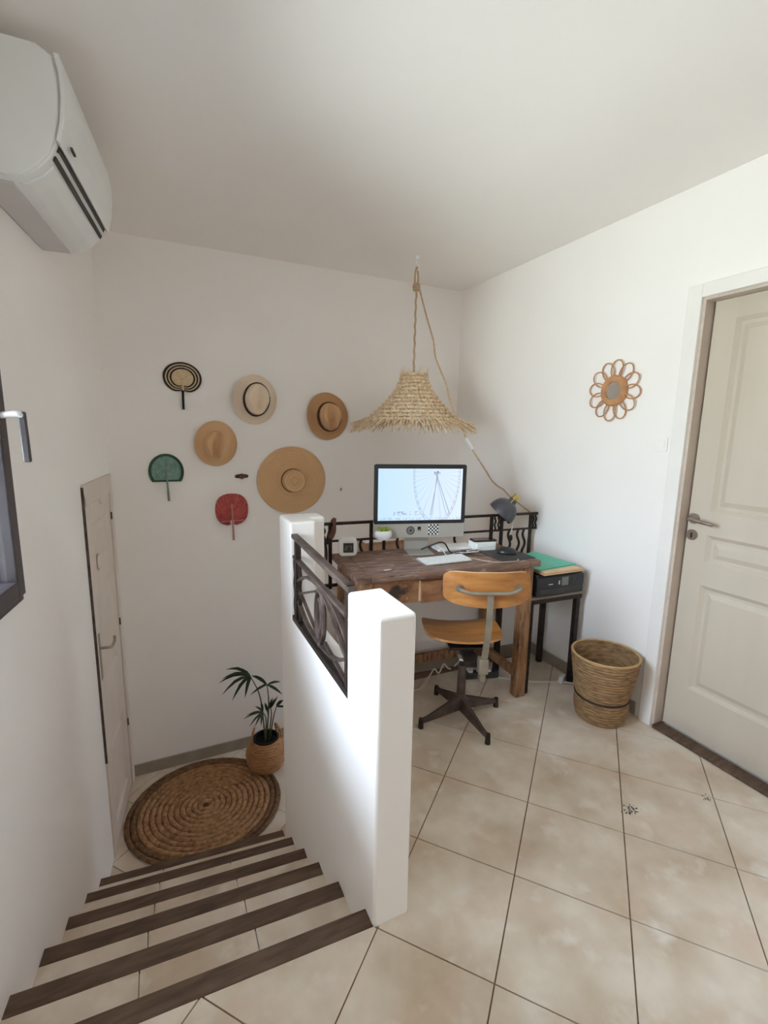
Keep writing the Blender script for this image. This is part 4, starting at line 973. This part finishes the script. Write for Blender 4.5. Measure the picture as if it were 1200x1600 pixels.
for j in range(26):
    a = random.uniform(0, 2 * PI); fr.tube([(.086 * math.cos(a), .086 * math.sin(a), ZS1), (.10 * math.cos(a + .3), .10 * math.sin(a + .3), ZS1 + random.uniform(.01, .06))], [.002, .0007], 4)
fr.build('fringe', RAFFIA, pd, kind='stuff')
MB().cyl((-.004, 0, 1.74), (-.004, 0, 1.83), .022, 16).build('lamp_socket', WHITE, pd, smooth=True); MB().ball((-.004, 0, 1.70), .035, .035, .045).build('bulb', WHITE, pd, smooth=True)

# rope flex from the knot to the railing, hung free in the room
pts = [V(*q) for q in [(1.577, 2.875, 2.473), (1.586, 2.835, 2.367), (1.612, 2.795, 2.224), (1.637, 2.756, 2.093), (1.633, 2.718, 1.992), (1.653, 2.682, 1.902), (1.673, 2.647, 1.820), (1.686, 2.614, 1.723), (1.709, 2.584, 1.630), (1.743, 2.556, 1.555), (1.785, 2.530, 1.450), (1.839, 2.507, 1.361), (1.894, 2.486, 1.279), (1.942, 2.467, 1.205), (1.978, 2.451, 1.168), (2.021, 2.437, 1.142), (2.067, 2.424, 1.095), (2.109, 2.413, 1.065), (2.157, 2.403, 1.030), (2.231, 2.394, 0.979), (2.255, 2.385, 0.936)]]
fl_ = tag(MB().tube(spline(pts, 6), .0055, 8).build('rope_flex', ROPE, smooth=True), 'jute covered flex running from the pendant knot down to the railing', 'cable')
i0 = 10; q0, q1 = pts[i0] + (pts[i0] - pts[i0 + 1]) * .25, pts[i0] + (pts[i0 + 1] - pts[i0]) * .55
MB().tube([q0, q1], .012, 10).build('inline_switch', GREYP, fl_, smooth=True)

# ------------------------------------------------------------------ rug and plant on the lower floor
JUTED = mat('dark_jute', (.09, .042, .018), (.22, .12, .055), rough=.9, scale=38, detail=7, bump=.8, bscale=120, lo=.3, hi=.65)
rg = thing('jute_rug', 'round braided jute rug on the lower floor', 'rug', (.135, 2.895, ZL), -.25)
nb = 13
MB().lathe([(0, .004), (.44, .004), (.445, .001), (0, .001)], 64, sy=.945).build('backing', JUTED, rg)
for i in range(nb):
    rx, ry = .455 - i * .035, .43 - i * .0328
    n = max(24, int(90 * rx / .45)); pts = []; rs = []
    for j in range(n):
        a = 2 * PI * j / n; pts.append((rx * math.cos(a), ry * math.sin(a), .0115)); rs.append(.0158 + .0012 * math.sin(j * 2.1))
    MB().tube(pts, rs, 8, closed=True, up=(0, 0, 1), flat=.62).build('braid', JUTED if i < 2 else JUTE, rg, smooth=True)
PX, PY, PZ = .565, 3.105, ZL + .0225
pn = thing('potted_palm', 'palm plant in a belly basket at the foot of the stairs', 'plant', (PX, PY, PZ), 0)
MB().lathe([(0, 0)] + coil(lambda t: (.098 + .045 * math.sin(PI * (.1 + .85 * t)) - .01 * t, .215 * t), 14) + [(.088, .21), (.08, .15), (0, .14)], 40).build('basket', POTW, pn, smooth=True)
MB().lathe([(0, .186), (.05, .187), (.086, .182)], 28).build('soil', SOIL, pn, smooth=True)
MB().lathe([(.086, .18), (.088, .222), (.08, .224), (.078, .18)], 28).build('liner', BLACK, pn, smooth=True)
for s in (-1, 1): MB().tube(spline([(s * .105, -.03, .19), (s * .10, -.02, .25), (s * .075, .03, .285), (s * .09, .05, .2)], 6), .008, 8).build('basket_handle', POTW, pn, smooth=True)
def frond(base, mid, hub, tips, arch, wdt):
    hub = Vector(hub); sp = spline([base, mid, hub], 8)
    fo = MB().tube(sp, [.0055 - .0025 * i / (len(sp) - 1) for i in range(len(sp))], 6).build('stem', STEM, pn, smooth=True)
    for t in tips:
        e = Vector(t) + V(0, random.uniform(-.06, .05), 0); l = (e - hub).length; mb = MB()
        for f, ww in ((0, .15), (.14, .7), (.32, 1.0), (.55, .95), (.78, .6), (1, .04)):
            p_ = hub.lerp(e, f) + V(0, 0, arch * l * math.sin(PI * f) * (1 - .3 * f))
            d = (e - hub).normalized(); wv = d.cross(V(.15, 1, .1)).normalized() * wdt * ww
            mb.v += [p_ + wv, p_ + V(0, -.0025, .0005), p_ - wv, p_ + V(0, .001, 0)]
        for s_ in range(5):
            for q_ in range(4): mb.f.append((s_ * 4 + q_, s_ * 4 + (q_ + 1) % 4, s_ * 4 + 4 + (q_ + 1) % 4, s_ * 4 + 4 + q_))
        mb.build('leaf', LEAF, fo, smooth=True)
frond((-0.005, 0, 0.18), (-0.038, -0.045, 0.549), (-0.098, -0.045, 0.725), [(-0.257, -0.045, 0.815), (-0.284, -0.045, 0.757), (-0.302, -0.045, 0.706), (-0.288, -0.045, 0.638), (-0.225, -0.045, 0.575), (-0.141, -0.045, 0.579), (-0.181, -0.045, 0.780)], 0.22, 0.012)
frond((0.005, 0.01, 0.18), (0.025, -0.005, 0.462), (0.016, -0.005, 0.621), [(-0.096, -0.005, 0.728), (-0.108, -0.005, 0.606), (-0.058, -0.005, 0.686), (0.119, -0.005, 0.607), (0.113, -0.005, 0.549), (-0.041, -0.005, 0.644)], 0.1, 0.011)
frond((-0.01, -0.01, 0.18), (-0.007, -0.065, 0.387), (-0.027, -0.065, 0.456), [(-0.156, -0.065, 0.465), (-0.157, -0.065, 0.432), (-0.128, -0.065, 0.405), (-0.094, -0.065, 0.400), (-0.072, -0.065, 0.390), (-0.055, -0.065, 0.400), (-0.086, -0.065, 0.533), (-0.042, -0.065, 0.547), (-0.143, -0.065, 0.485)], 0.12, 0.008)
frond((0.015, 0, 0.18), (0.037, -0.025, 0.381), (0.034, -0.025, 0.446), [(0.073, -0.025, 0.565), (0.054, -0.025, 0.535), (0.009, -0.025, 0.497)], 0.03, 0.008)
frond((0.0, 0.02, 0.18), (0.020, 0.005, 0.347), (0.017, 0.005, 0.408), [(0.051, 0.005, 0.524), (-0.003, 0.005, 0.493)], 0.03, 0.009)
frond((0.03, 0.01, 0.18), (0.059, 0.015, 0.341), (0.083, 0.015, 0.425), [(0.112, 0.015, 0.484), (0.131, 0.015, 0.484), (0.153, 0.015, 0.438)], 0.05, 0.01)

# specks of dirt on the landing tiles
def specks(cx, cy, n, spread, label):
    o = MB()
    for i in range(n):
        x = cx + random.gauss(0, spread); y = cy + random.gauss(0, spread * .8); r = random.uniform(.0012, .0042)
        o.add([(x + r * math.cos(a) * random.uniform(.6, 1.3), y + r * math.sin(a) * random.uniform(.6, 1.3), .0013) for a in [i_ * PI / 3 for i_ in range(6)]] + [(x, y, .0026)], [(0, 1, 6), (1, 2, 6), (2, 3, 6), (3, 4, 6), (4, 5, 6), (5, 0, 6)])
    tag(o.build('floor_specks', DARKG, kind='stuff'), label, 'dirt')
specks(1.645, 1.085, 46, .017, 'cluster of dark specks on a tile in front of the door')
specks(2.004, 0.996, 16, .014, 'small scatter of dark specks on a grout corner near the door')
